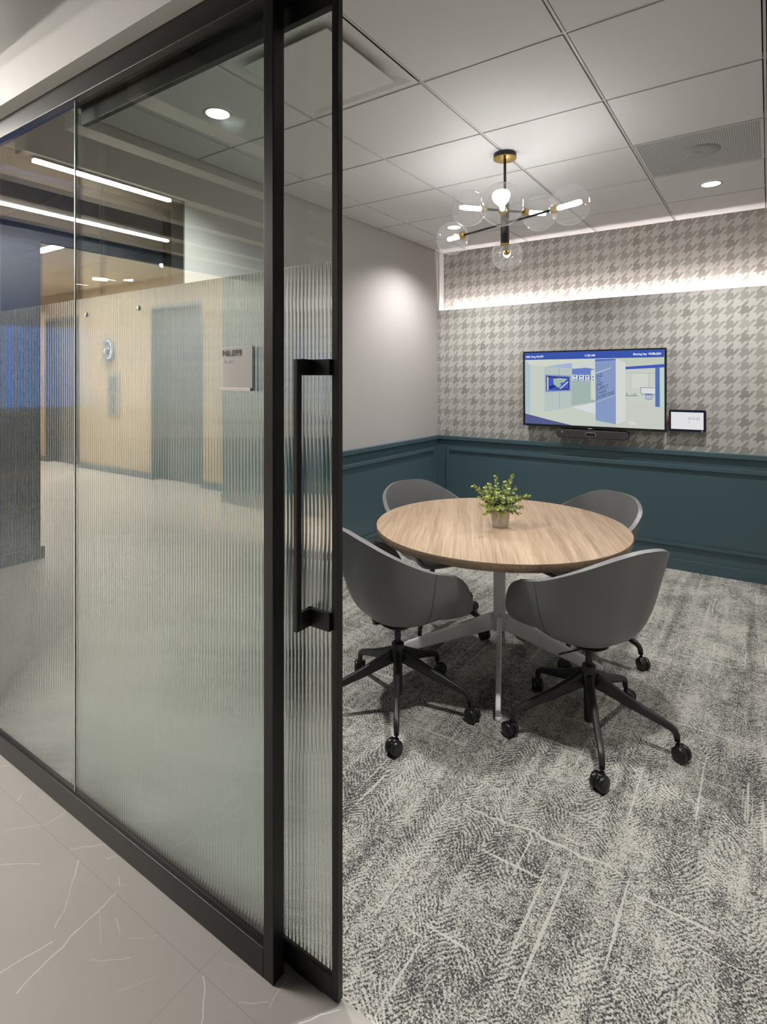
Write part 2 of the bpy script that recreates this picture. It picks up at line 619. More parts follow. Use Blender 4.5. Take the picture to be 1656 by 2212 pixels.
def slat_material():
    g = G('vertical_timber_panel')
    x, y, z = g.sep(g.coords())
    fine = g.noise(g.vec(g.mul(x, 90.0), 0.0, g.mul(z, 2.0)), 1.0, 3, 0.6)
    wide = g.noise(g.vec(g.mul(x, 7.0), 0.0, g.mul(z, 0.5)), 1.0, 2)
    t = g.add(g.mul(fine, 0.6), g.mul(wide, 0.4))
    groove = g.lt(g.frac(g.mul(x, 14.0)), 0.10)
    c = g.mix(t, (0.38, 0.29, 0.185, 1), (0.61, 0.49, 0.345, 1))
    c = g.mix(g.mul(groove, 0.5), c, (0.15, 0.10, 0.06, 1))
    return g.principled(c, 0.5)


M['timber'] = slat_material()


def perforated_material():
    g = G('perforated_metal')
    x, y, z = g.sep(g.coords())
    P = 0.0105
    u = g.frac(g.math('DIVIDE', g.add(x, 5.0), P))
    v = g.frac(g.math('DIVIDE', g.add(y, 5.0), P))
    du, dv = g.sub(u, 0.5), g.sub(v, 0.5)
    d = g.math('SQRT', g.add(g.mul(du, du), g.mul(dv, dv)))
    hole = g.lt(d, 0.30)
    return g.principled(g.mix(hole, (0.50, 0.50, 0.50, 1), (0.10, 0.10, 0.10, 1)), 0.45)


M['perforated'] = perforated_material()


def pot_material():
    g = G('dashed_ceramic')
    x, y, z = g.sep(g.coords())
    ang = g.math('ARCTAN2', y, x)
    u = g.math('DIVIDE', ang, 2 * PI)
    d1 = g.add(g.mul(u, 26.0), g.mul(z, 150.0))
    d2 = g.sub(g.mul(z, 190.0), g.mul(u, 34.0))
    s1 = g.lt(g.math('ABSOLUTE', g.sub(g.frac(d1), 0.5)), 0.26)
    s2 = g.lt(g.math('ABSOLUTE', g.sub(g.frac(d2), 0.5)), 0.34)
    dash = g.mul(s1, s2)
    c = g.mix(dash, (0.47, 0.42, 0.35, 1), (0.88, 0.86, 0.82, 1))
    return g.principled(c, 0.6, 0, g.bump(dash, 0.3, 0.001))


M['pot'] = pot_material()


def leaf_material(name, c0, c1):
    g = G(name)
    info = g.node('ShaderNodeObjectInfo').outputs['Random']
    t = g.noise(g.coords(), 70, 2)
    c = g.mix(t, c0, c1)
    return g.principled(c, 0.55, 0, None)


M['leaf_lime'] = leaf_material('lime_leaf', (0.32, 0.42, 0.05, 1), (0.62, 0.68, 0.16, 1))
M['leaf_sage'] = leaf_material('sage_leaf', (0.30, 0.40, 0.22, 1), (0.66, 0.72, 0.55, 1))
M['leaf_dark'] = leaf_material('dark_leaf', (0.10, 0.15, 0.05, 1), (0.26, 0.33, 0.13, 1))

# ------------------------------------------------------------------ room shell
XL, XR = -2.74, 0.28           # side walls of the meeting room
YB = 4.976                     # papered back wall
YR = 5.08                      # recessed wall above the cove
HC = 2.776                     # ceiling height
YF = 1.07                      # line where carpet meets stone

struct(MB().box(-12.2, 3.0, -3.2, YF, -0.1, 0.0).build('floor', M['stone']))
struct(MB().box(XL - 0.12, XR + 0.12, YF, YR + 0.12, -0.1, 0.0).build('floor', M['carpet']))

# ceiling: tegular tiles with a narrow grid
xs = [XL, -2.45, -1.841, -1.232, -0.622, -0.013, XR]
ys = [1.10, 1.48, 2.09, 2.70, 3.31, 3.92, 4.53, YR]
cb = MB()
gw = 0.0075
skip = {(-1.841, 1.48)}
vent_cell = (-0.622, 3.31)
for i in range(len(xs) - 1):
    for j in range(len(ys) - 1):
        if (xs[i], ys[j]) in skip or (xs[i], ys[j]) == vent_cell:
            continue
        cb.box(xs[i] + gw * 1.25, xs[i + 1] - gw * 1.25, ys[j] + gw * 1.25, ys[j + 1] - gw * 1.25, HC - 0.004, HC + 0.02, 0)
for x in xs[1:-1]:
    cb.box(x - gw * 0.62, x + gw * 0.62, ys[0], ys[-1], HC - 0.001, HC + 0.02, 1)
for y in ys[1:-1]:
    cb.box(xs[0], xs[-1], y - gw * 0.62, y + gw * 0.62, HC - 0.0015, HC + 0.02, 1)
cb.box(XL - 0.1, XR + 0.1, 1.10, YR + 0.1, HC + 0.02, HC + 0.10, 2)
struct(cb.build('ceiling', [M['tile'], M['grid'], M['gap']]))

# left wall with a full-height opening beside the partition
wl = MB()
wl.box(XL - 0.1, XL, 2.01, YR + 0.1, 0, HC + 0.1)
wl.box(XL - 0.1, XL, 0.95, 2.01, 2.51, HC + 0.1)
struct(wl.build('wall_left', M['grey_wall']))
struct(box('wall_right', M['grey_wall'], XR, XR + 0.1, 1.10, YR + 0.1, 0, HC + 0.1))
# papered back wall: lower layer with a trough on top, recessed layer above
wb = MB()
wb.box(XL, XR, YB, YB + 0.010, 0, 2.182)
wb.box(XL, XR, YB + 0.010, YR, 0, 2.085)
struct(wb.build('wall_back', M['wallpaper']))
struct(box('wall_back', M['wallpaper'], XL, XR, YR, YR + 0.1, 0, HC + 0.1))
struct(MB().box(XL, XL + 0.012, YB + 0.010, YR, 2.085, HC - 0.004).build('trim_1', M['white_wall']))

# teal wainscot: flat panel, chair rail, raised mouldings, base
tb = MB()
tb.box(XL + 0.004, XR, YB - 0.012, YB, 0, 0.905)
struct(tb.build('trim_2', M['teal']))
struct(MB().box(XL, XL + 0.012, 2.04, YB, 0, 0.905).build('trim_3', M['teal']))
struct(box('trim_4', M['teal'], XL, XR, YB - 0.034, YB, 0.900, 0.938, None, 0.004))
struct(box('trim_5', M['teal'], XL, XL + 0.034, 2.04, YB - 0.034, 0.900, 0.938, None, 0.004))


def moulding(name, x0, x1, z0, z1, y):
    w, d = 0.030, 0.014
    m = MB()
    m.box(x0, x1, y - d, y, z1 - w, z1)
    m.box(x0, x1, y - d, y, z0, z0 + w)
    m.box(x0, x0 + w, y - d, y, z0 + w, z1 - w)
    m.box(x1 - w, x1, y - d, y, z0 + w, z1 - w)
    return struct(m.build(name, M['teal'], None, 0.003))


moulding('trim_6', -2.632, 0.20, 0.185, 0.825, YB - 0.012)
mm = MB()
w, d, x = 0.030, 0.014, XL + 0.012
for (y0, y1, z0, z1) in ((2.14, 4.875, 0.795, 0.825), (2.14, 4.875, 0.185, 0.215), (4.845, 4.875, 0.215, 0.795), (2.14, 2.17, 0.215, 0.795)):
    mm.box(x, x + d, y0, y1, z0, z1)
struct(mm.build('trim_7', M['teal'], None, 0.003))
struct(box('baseboard_back', M['teal'], XL + 0.024, XR, YB - 0.024, YB - 0.012, 0, 0.085, None, 0.003))
struct(box('baseboard_left', M['teal'], XL + 0.012, XL + 0.024, 2.04, YB - 0.024, 0, 0.085, None, 0.003))

# ------------------------------------------------------------------ lobby shell (seen in the glass and at the left)
YL = -2.97                                    # timber wall of the lift bay
# wall above the partition, with its return
fw = MB()
fw.box(-5.02, 3.0, 0.946, 1.10, 2.534, 3.05)
fw.box(-5.02, XL - 0.1, 0.946, 1.10, 0, 2.534)
fw.box(XR, 3.0, 0.946, 1.10, 0, 2.534)
struct(fw.build('wall_front', M['white_wall']))
struct(box('ceiling', M['dark_ceiling'], -5.08, 3.0, -3.2, 0.946, 3.0, 3.1))
struct(box('ceiling', M['bay_ceiling'], -12.2, -5.08, -3.2, 1.1, 3.0, 3.1))
struct(box('wall_lobby', M['navy'], -5.16, -5.02, -0.258, 0.946, 0.0, 2.645))
struct(box('baseboard_lobby', M['navy'], -5.02, -5.005, -0.285, 0.946, 0.0, 0.10))
struct(box('trim_8', M['dark_ceiling'], -5.08, -5.02, -3.2, 0.946, 2.645, 3.0))
struct(box('wall_lobby_end', M['timber'], -12.3, -12.2, -3.2, 1.1, 0, 3.1))
struct(box('wall_lobby_side', M['white_wall'], 3.0, 3.1, -3.2, 1.1, 0, 3.1))
struct(box('wall_lobby_return', M['lobby_grey'], -5.5, 3.0, -3.2, -2.55, 0, 3.1))
struct(box('baseboard_lobby_return', M['steel'], -5.5, 3.0, -2.55, -2.535, 0, 0.10))
for k, x in enumerate((-2.25, -2.78, -3.317, -3.80, -4.305, -4.75)):
    struct(box('trim_%d' % (9 + k), M['beam'], x - 0.055, x + 0.055, -2.5, 0.62, 2.715, 2.99))
lw = MB()
LIFTS = ((-10.80, -9.63), (-7.58, -6.41))
edges = [-12.2, LIFTS[0][0], LIFTS[0][1], LIFTS[1][0], LIFTS[1][1], -5.5]
for k in (0, 2, 4):
    lw.box(edges[k], edges[k + 1], YL - 0.2, YL, 0.10, 3.0)
for a, b in LIFTS:
    lw.box(a, b, YL - 0.2, YL, 2.58, 3.0)
struct(lw.build('wall_lifts', M['timber']))
bs = MB()
for k in (0, 2, 4):
    bs.box(edges[k], edges[k + 1], YL - 0.2, YL + 0.012, 0.0, 0.10)
struct(bs.build('baseboard_lifts', M['steel']))
for k, (a, b) in enumerate(LIFTS):
    dr = hollow('door_%d' % (k + 2), ('steel lift door on the left of the timber wall', 'steel lift door on the right of the timber wall')[k], 'door', ((a + b) / 2, YL - 0.15, 0))
    mid = (a + b) / 2
    for s, (x0, x1) in enumerate(((a + 0.03, mid - 0.003), (mid + 0.003, b - 0.03))):
        box('door_leaf', M['steel'], x0, x1, YL - 0.17, YL - 0.13, 0.01, 2.53, dr)
    jm = MB()
    jm.box(a, a + 0.03, YL - 0.2, YL + 0.015, 0, 2.58)
    jm.box(b - 0.03, b, YL - 0.2, YL + 0.015, 0, 2.58)
    jm.box(a + 0.03, b - 0.03, YL - 0.2, YL + 0.015, 2.53, 2.58)
    jm.build('door_frame', M['steel'], dr)

# the next room, seen through the window in the left wall
nr = MB()
nr.box(-6.3, -6.2, 1.1, 5.2, 0, 2.6)
nr.box(-6.2, XL - 0.1, 5.1, 5.2, 0, 2.6)
struct(nr.build('wall_next_room', M['navy']))
nc = MB()
for i in range(6):
    for j in range(7):
        nc.box(-6.2 + i * 0.6 + 0.006, min(XL - 0.1, -6.2 + (i + 1) * 0.6 - 0.006), 1.1 + j * 0.6 + 0.006, min(5.1, 1.1 + (j + 1) * 0.6 - 0.006), 2.6, 2.63)
struct(nc.build('ceiling', M['dark_ceiling']))
struct(box('floor', M['lobby_grey'], -6.3, XL - 0.12, 1.1, 5.2, -0.1, 0.0))

# ------------------------------------------------------------------ glazed partition
PITCH = 0.0125


def reeded_pane(name, x0, x1, y0, y1, z0, zr, z1, sag, m, parent):
    """clear pane whose lower part carries round vertical reeds on the room side"""
    mb = MB()
    mb.face([(x0, y0, z0), (x1, y0, z0), (x1, y0, zr), (x0, y0, zr)])
    mb.face([(x0, y0, zr), (x1, y0, zr), (x1, y0, z1), (x0, y0, z1)], 1)
    mb.face([(x1, y1, zr), (x0, y1, zr), (x0, y1, z1), (x1, y1, z1)], 1)
    mb.face([(x0, y0, z1), (x1, y0, z1), (x1, y1, z1), (x0, y1, z1)], 1)
    mb.face([(x0, y1, z0), (x1, y1, z0), (x1, y0, z0), (x0, y0, z0)])
    for x in (x0, x1):
        mb.face([(x, y0, z0), (x, y0, zr), (x, y1, zr), (x, y1, z0)])
        mb.face([(x, y0, zr), (x, y0, z1), (x, y1, z1), (x, y1, zr)], 1)
    n = max(1, round((x1 - x0) / PITCH))
    p = (x1 - x0) / n
    rad = (p * p / 4 + sag * sag) / (2 * sag)
    half = math.asin(min(1, p / 2 / rad))
    S = 10
    for k in range(n):
        c = x0 + (k + 0.5) * p
        prof = []
        for q in range(S + 1):
            a = -half + 2 * half * q / S
            prof.append((c + rad * math.sin(a), y1 + rad * math.cos(a) - (rad - sag)))
        prof[0] = (c - p / 2, y1)
        prof[-1] = (c + p / 2, y1)
        mb.grid([[(a, b, z0) for a, b in prof], [(a, b, zr) for a, b in prof]], 0, True)
        mb.face([(a, b, zr) for a, b in prof], 0)
        mb.face([(a, b, z0) for a, b in prof][::-1], 0)
    return mb.build_raw(name, m, parent)


def build_raw(self, name, m, parent):
    me = bpy.data.meshes.new(name)
    me.from_pydata(self.v, [], self.f)
    me.materials.append(m)
    me.materials.append(M['clear'])
    me.polygons.foreach_set('material_index', self.mi)
    me.polygons.foreach_set('use_smooth', self.sm)
    me.update()
    # faces must look outwards: glass reads inside / outside from them
    bm = bmesh.new()
    bm.from_mesh(me)
    ctr_y = self.v[0][1]
    for f in bm.faces:
        f.normal_update()
    ymid = (min(v[1] for v in self.v) + max(v[1] for v in self.v)) / 2
    xmid = (min(v[0] for v in self.v) + max(v[0] for v in self.v)) / 2
    for f in bm.faces:
        nrm, c = f.normal, f.calc_center_median()
        if abs(nrm.y) > 0.3:
            want = -1 if c.y <= ctr_y + 1e-6 else 1
            if nrm.y * want < 0:
                f.normal_flip()
        elif abs(nrm.z) > 0.5:
            up = c.z > 1.0
            if (nrm.z > 0) != up:
                f.normal_flip()
        else:
            if (nrm.x > 0) != (c.x > xmid) and len(f.verts) == 4 and f.calc_area() > 0 and abs(nrm.x) > 0.99:
                f.normal_flip()
    bm.to_mesh(me)
    bm.free()
    o = bpy.data.objects.new(name, me)
    COL.objects.link(o)
    me.transform(Matrix.Translation(-wloc(parent)))
    o.parent = parent
    return o


MB.build_raw = build_raw

ZRIB = 1.772
win = hollow('window_1', 'fixed glazed partition with black frame and reeded lower glass', 'window', (-1.87, 1.01, 0))
JX = -1.978
box('bottom_rail', M['bronze'], XL, -1.043, 0.995, 1.034, 0.0, 0.074, win, 0.002)
box('top_rail', M['bronze'], XL, -1.043, 0.995, 1.034, 2.460, 2.534, win, 0.002)
box('end_post', M['bronze'], -1.043, -1.009, 0.995, 1.034, 0.0, 2.534, win, 0.002)
box('wall_channel', M['bronze'], XL, XL + 0.03, 0.995, 1.034, 0.074, 2.46, win, 0.002)
reeded_pane('glass_pane', XL + 0.03, JX - 0.002, 1.008, 1.016, 0.070, ZRIB, 2.464, 0.0036, M['ribbed'], win)
reeded_pane('glass_pane', JX + 0.002, -1.043, 1.008, 1.016, 0.070, ZRIB, 2.464, 0.0036, M['ribbed'], win)
M['joint'] = plain('glass_joint', (0.55, 0.60, 0.585), 0.25)
box('joint_seal', M['joint'], JX - 0.002, JX + 0.002, 1.006, 1.017, 0.072, 2.462, win)
for (u, v) in ((187, 680), (300, 666)):
    p = at(u, v, 1.008)
    MB().lathe([(0.0, -0.004), (0.006, -0.004), (0.008, -0.001), (0.008, 0.0)], (p.x, 1.008, p.z), 20, 0, (0, 1, 0)).build('glass_button', M['white_metal'], win)
box('door_track', M['bronze'], -2.02, -1.009, 1.040, 1.10, 2.458, 2.534, win)
# header that carries the sliding door and runs on over the opening
struct(box('trim_20', M['bronze'], -1.009, XR, 0.995, 1.10, 2.460, 2.534))

door = hollow('door_1', 'black framed sliding glass door standing open beside the partition', 'door', (-1.35, 1.06, 0))
DX0, DX1 = -2.02, -0.849
box('leading_stile', M['bronze'], -0.868, DX1, 1.050, 1.069, 0.006, 2.452, door, 0.0015)
box('bottom_rail', M['bronze'], DX0, -0.868, 1.050, 1.069, 0.006, 0.060, door, 0.0015)
box('top_rail', M['bronze'], DX0, -0.868, 1.050, 1.069, 2.400, 2.456, door, 0.0015)
box('floor_guide', M['black_plastic'], -1.0, -0.90, 1.053, 1.066, 0.0, 0.006, door)
reeded_pane('glass_pane', DX0, -0.866, 1.056, 1.062, 0.056, 1.785, 2.404, 0.0036, M['ribbed'], door)
hx0, hx1 = -0.941, -0.929
hd = MB()
hd.box(hx0, hx1, 0.994, 1.010, 0.893, 1.547)                  # grip
hd.box(hx0, hx1, 1.010, 1.050, 1.508, 1.547)                  # stand-offs to the door face
hd.box(hx0, hx1, 1.010, 1.050, 0.893, 0.936)
hd.box(hx0, -0.868, 1.040, 1.054, 1.508, 1.547)               # arms across to the stile
hd.box(hx0, -0.868, 1.040, 1.054, 0.893, 0.936)
hd.build('pull_handle', M['bronze'], door, 0.0012)

# window in the left wall, dark glass
w2 = hollow('window_2', 'dark framed glazing in the left wall behind the partition', 'window', (XL - 0.05, 1.5, 0))
f2 = MB()
f2.box(XL - 0.09, XL - 0.01, 1.93, 2.01, 0, 2.51)
f2.box(XL - 0.09, XL - 0.01, 1.10, 1.93, 2.437, 2.51)
f2.box(XL - 0.09, XL - 0.01, 1.10, 1.93, 0, 0.07)
f2.build('window_frame', M['bronze'], w2, 0.002)
box('window_pane', M['dark_pane'], XL - 0.055, XL - 0.049, 1.10, 1.93, 0.07, 2.437, w2)

# ------------------------------------------------------------------ ceiling fittings
# square diffuser with a hanging centre plate
dx0, dx1, dy0, dy1 = -1.841, -1.232, 1.48, 2.09
df = thing('ceiling_diffuser', 'square white air diffuser with a flat drop plate above the glass door', 'air vent', ((dx0 + dx1) / 2, (dy0 + dy1) / 2, HC))
fm = MB()
cx, cy = (dx0 + dx1) / 2, (dy0 + dy1) / 2
rows = []
for hs, z in ((0.296, HC - 0.004), (0.278, HC - 0.003), (0.255, HC + 0.003), (0.225, HC + 0.012), (0.19, HC + 0.019)):
    rows.append([(cx - hs, cy - hs, z), (cx + hs, cy - hs, z), (cx + hs, cy + hs, z), (cx - hs, cy + hs, z)])
fm.grid(rows, 0, False, True)
fm.face(rows[-1])
fm.build('vent_frame', M['diffuser'], df)
box('drop_plate', M['diffuser'], cx - 0.222, cx + 0.222, cy - 0.222, cy + 0.222, HC - 0.015, HC - 0.011, df, 0.002)
for sx in (-1, 1):
    for sy in (-1, 1):
        MB().tube([(cx + sx * 0.15, cy + sy * 0.15, HC - 0.011), (cx + sx * 0.15, cy + sy * 0.15, HC + 0.06)], 0.005, 8).build('hanger', M['diffuser'], df)
# perforated panel
vx0, vx1, vy0, vy1 = -0.614, -0.021, 3.318, 3.912
pv = thing('perforated_ceiling_panel', 'perforated grey metal panel with a round duct behind it in the ceiling', 'air vent', ((vx0 + vx1) / 2, (vy0 + vy1) / 2, HC))
box('perforated_sheet', M['perforated'], vx0 + 0.012, vx1 - 0.012, vy0 + 0.012, vy1 - 0.012, HC - 0.003, HC + 0.001, pv)
pf = MB()
for q in ((vx0, vx1, vy0, vy0 + 0.012), (vx0, vx1, vy1 - 0.012, vy1), (vx0, vx0 + 0.012, vy0 + 0.012, vy1 - 0.012), (vx1 - 0.012, vx1, vy0 + 0.012, vy1 - 0.012)):
    pf.box(*q, HC - 0.004, HC + 0.016)
pf.build('panel_frame', M['grid'], pv)
MB().lathe([(0.098, -0.0016), (0.098, 0.0), (0.0, 0.0), (0.0, -0.0016), (0.098, -0.0016)], (-0.315, 3.60, HC - 0.003), 40).build('duct_mesh', M['gap_mesh'] if 'gap_mesh' in M else M['perforated'], pv)


def lamp(name, loc, energy, color, size=R(125), blend=0.75, radius=0.05):
    l = bpy.data.lights.new(name, 'SPOT')
    l.energy = energy
    l.color = color
    l.spot_size = size
    l.spot_blend = blend
    l.shadow_soft_size = radius
    o = bpy.data.objects.new(name, l)
    COL.objects.link(o)
    o.location = loc
    return o


def downlight(x, y, z, label, energy, color, group=None, r=0.058, size=R(138)):
    t = thing('downlight', label, 'ceiling light', (x, y, z), group)
    MB().lathe([(r + 0.012, -0.004), (r + 0.012, -0.006), (r, -0.007), (r - 0.004, -0.004), (r - 0.010, 0.006)], (x, y, z), 40).build('trim_ring', M['grid'], t)
    MB().lathe([(0.0, -0.005), (r - 0.004, -0.005), (r - 0.004, -0.003), (0.0, -0.003)], (x, y, z), 40).build('lens', M['down'], t)
    l = lamp('downlight_lamp', (0, 0, -0.016), energy, color, size)
    l.parent = t
    return t


WARM = (1.0, 0.985, 0.955)
downlight(-0.311, 4.237, HC - 0.004, 'round recessed downlight near the papered wall, right of the globe chandelier', K_DOWN, WARM)
downlight(-2.177, 4.237, HC - 0.004, 'round recessed downlight seen behind the left glass globe', K_DOWN, WARM)
downlight(-2.177, 1.781, HC - 0.004, 'round recessed downlight seen through the clear glass of the partition', K_DOWN * 1.5, WARM)
downlight(-0.311, 1.781, HC - 0.004, 'round recessed downlight over the carpet inside the doorway', K_DOWN * 1.25, WARM, size=R(88))

led = MB().box(XL + 0.03, XR - 0.02, YB + 0.0125, YB + 0.0215, 2.112, 2.118).build('light_strip', M['led'])
tag(led, 'long pale light strip hidden in the cove above the papered wall', 'light strip')

# ------------------------------------------------------------------ chandelier
AX, AY = -1.232, 3.02
ch = thing('chandelier', 'black and brass chandelier with six clear glass globes over the table', 'chandelier', (AX, AY, HC - 0.004))
zc = HC - 0.004
MB().lathe([(0.0, 0.0), (0.062, 0.0), (0.062, -0.026), (0.0, -0.026)], (AX, AY, zc), 48).build('canopy', M['black_metal'], ch, 0.002)
MB().lathe([(0.0, -0.026), (0.065, -0.026), (0.065, -0.031), (0.0, -0.031)], (AX, AY, zc), 48).build('canopy_plate', M['brass'], ch, 0.001)
MB().tube([(AX, AY, zc - 0.03), (AX, AY, 2.478)], 0.0075, 16).build('stem', M['black_metal'], ch)
MB().lathe([(0.0, 0.02), (0.012, 0.02), (0.024, 0.0), (0.024, -0.225), (0.0, -0.225)], (AX, AY, 2.487), 32).build('hub', M['black_metal'], ch, 0.001)
MB().lathe([(0.0, 0.0), (0.026, 0.0), (0.026, -0.008), (0.0, -0.008)], (AX, AY, 2.262), 32).build('hub_ring', M['brass'], ch, 0.001)


def lat(l, dep):
    return RGT * l + FWD * dep


for d, z in ((lat(0.21, 0.05), 2.450), (lat(0.255, -0.34), 2.378), (lat(-0.13, -0.54), 2.318)):
    L = d.length
    u = d.normalized()
    c = Vector((AX, AY, z))
    GR = 0.101
    for s in (-1, 1):
        e = c + u * s * (L - GR + 0.008)
        g0 = c + u * s * L
        arm = MB().tube([c, e], 0.0065, 14).build('arm', M['black_metal'], ch)
        gl = MB().sphere(g0, GR, 48).build('globe', M['globe'], ch)
        MB().lathe([(0.0, -0.012), (0.019, -0.012), (0.022, -0.006), (0.022, 0.006), (0.017, 0.010), (0.017, 0.022), (0.0, 0.022)], e, 28, 0, u * s).build('socket', M['brass'], ch)
        MB().lathe([(0.0, 0.0), (0.0105, 0.002), (0.0125, 0.012), (0.0125, 0.100), (0.009, 0.108), (0.0, 0.111)], e + u * s * 0.022, 20, 0, u * s).build('bulb', M['bulb'], ch)

# ------------------------------------------------------------------ table
TC = Vector((-1.166, 2.784, 0))
TR = 0.644
table = thing('round_table', 'round oak veneer meeting table on a white four-legged pedestal', 'table', TC)
MB().lathe([(0.0, 0.740), (TR - 0.003, 0.740), (TR, 0.737)], TC, 160, 0).build('tabletop', M['oak_top'], table)
MB().lathe([(TR, 0.737), (TR, 0.707), (TR - 0.006, 0.700), (0.0, 0.700)], TC, 160, 0).build('edge_band', M['oak_edge'], table)
MB().bar([TC + Vector((0, 0, 0.19)), TC + Vector((0, 0, 0.695))], [(0.062, 0.062)] * 2, (math.cos(R(23)), math.sin(R(23)), 0), 5, 28).build('column', M['white_metal'], table)
MB().lathe([(0.0, 0.692), (0.16, 0.692), (0.16, 0.700), (0.0, 0.700)], TC, 40).build('mounting_plate', M['white_metal'], table)
for k in range(4):
    a = R((-68, 19.5, 112, 199.5)[k])
    u = Vector((math.cos(a), math.sin(a), 0))
    lg = MB()
    lg.bar([TC + u * 0.02 + Vector((0, 0, 0.232)), TC + u * 0.05 + Vector((0, 0, 0.222)), TC + u * 0.48 + Vector((0, 0, 0.044)), TC + u * 0.505 + Vector((0, 0, 0.035))],
           [(0.026, 0.085), (0.026, 0.084), (0.025, 0.052), (0.022, 0.040)], (0, 0, 1), 5, 24)
    lg = lg.build('leg', M['white_metal'], table)
    MB().lathe([(0.0, 0.0), (0.013, 0.0), (0.013, 0.02), (0.0, 0.02)], TC + u * 0.497, 20).build('foot', M['white_metal'], lg)

# ------------------------------------------------------------------ chairs
RIM = [(0, 0.0, -0.270, 0.840), (25, 0.125, -0.262, 0.829), (50, 0.222, -0.200, 0.785), (70, 0.268, -0.110, 0.735),
       (90, 0.286, -0.020, 0.695), (105, 0.290, 0.060, 0.672), (118, 0.286, 0.125, 0.648), (128, 0.279, 0.172, 0.605),
       (136, 0.270, 0.203, 0.545), (143, 0.252, 0.224, 0.488), (152, 0.205, 0.240, 0.456), (165, 0.105, 0.250, 0.446),
       (180, 0.0, 0.253, 0.444)]


def rim_at(deg):
    s = -1 if deg < 0 else 1
    a = abs(deg)
    pts = [(-RIM[1][0], -RIM[1][1]) + RIM[1][2:]] + RIM + [(360 - RIM[-2][0], -RIM[-2][1]) + RIM[-2][2:]]
    for k in range(1, len(pts) - 2):
        if pts[k][0] <= a <= pts[k + 1][0] + 1e-9:
            p0, p1, p2, p3 = pts[k - 1], pts[k], pts[k + 1], pts[k + 2]
            t = (a - p1[0]) / (p2[0] - p1[0])
            out = []
            for q in (1, 2, 3):
                m1 = (p2[q] - p0[q]) / (p2[0] - p0[0]) * (p2[0] - p1[0])
                m2 = (p3[q] - p1[q]) / (p3[0] - p1[0]) * (p2[0] - p1[0])
                t2, t3 = t * t, t * t * t
                out.append((2 * t3 - 3 * t2 + 1) * p1[q] + (t3 - 2 * t2 + t) * m1 + (-2 * t3 + 3 * t2) * p2[q] + (t3 - t2) * m2)
            return Vector((out[0] * s, out[1], out[2]))
    return Vector((RIM[-1][1] * s, RIM[-1][2], RIM[-1][3]))


SEAT_C = Vector((0, 0.0, 0.412))


def shell_pt(deg, k):
    r = rim_at(deg)
    th = k * PI / 2
    back = max(0.0, min(1.0, (150 - abs(deg)) / 60))
    n = 2.0 + 1.3 * back
    a = math.sin(th) ** (2 / n)
    b = 1 - math.cos(th) ** (2 / n) if k < 0.9999 else 1.0
    # upright wall below, flaring out towards the rim, most of all at the back
    fl = back * (0.07 + 0.11 * max(0.0, min(1.0, (110 - abs(deg)) / 70)))
    a = a * (1 - fl) + fl * a * b ** 2.2
    p = SEAT_C + Vector(((r.x - SEAT_C.x) * a, (r.y - SEAT_C.y) * a, 0))
    p.z = SEAT_C.z + (r.z - SEAT_C.z) * b
    return p


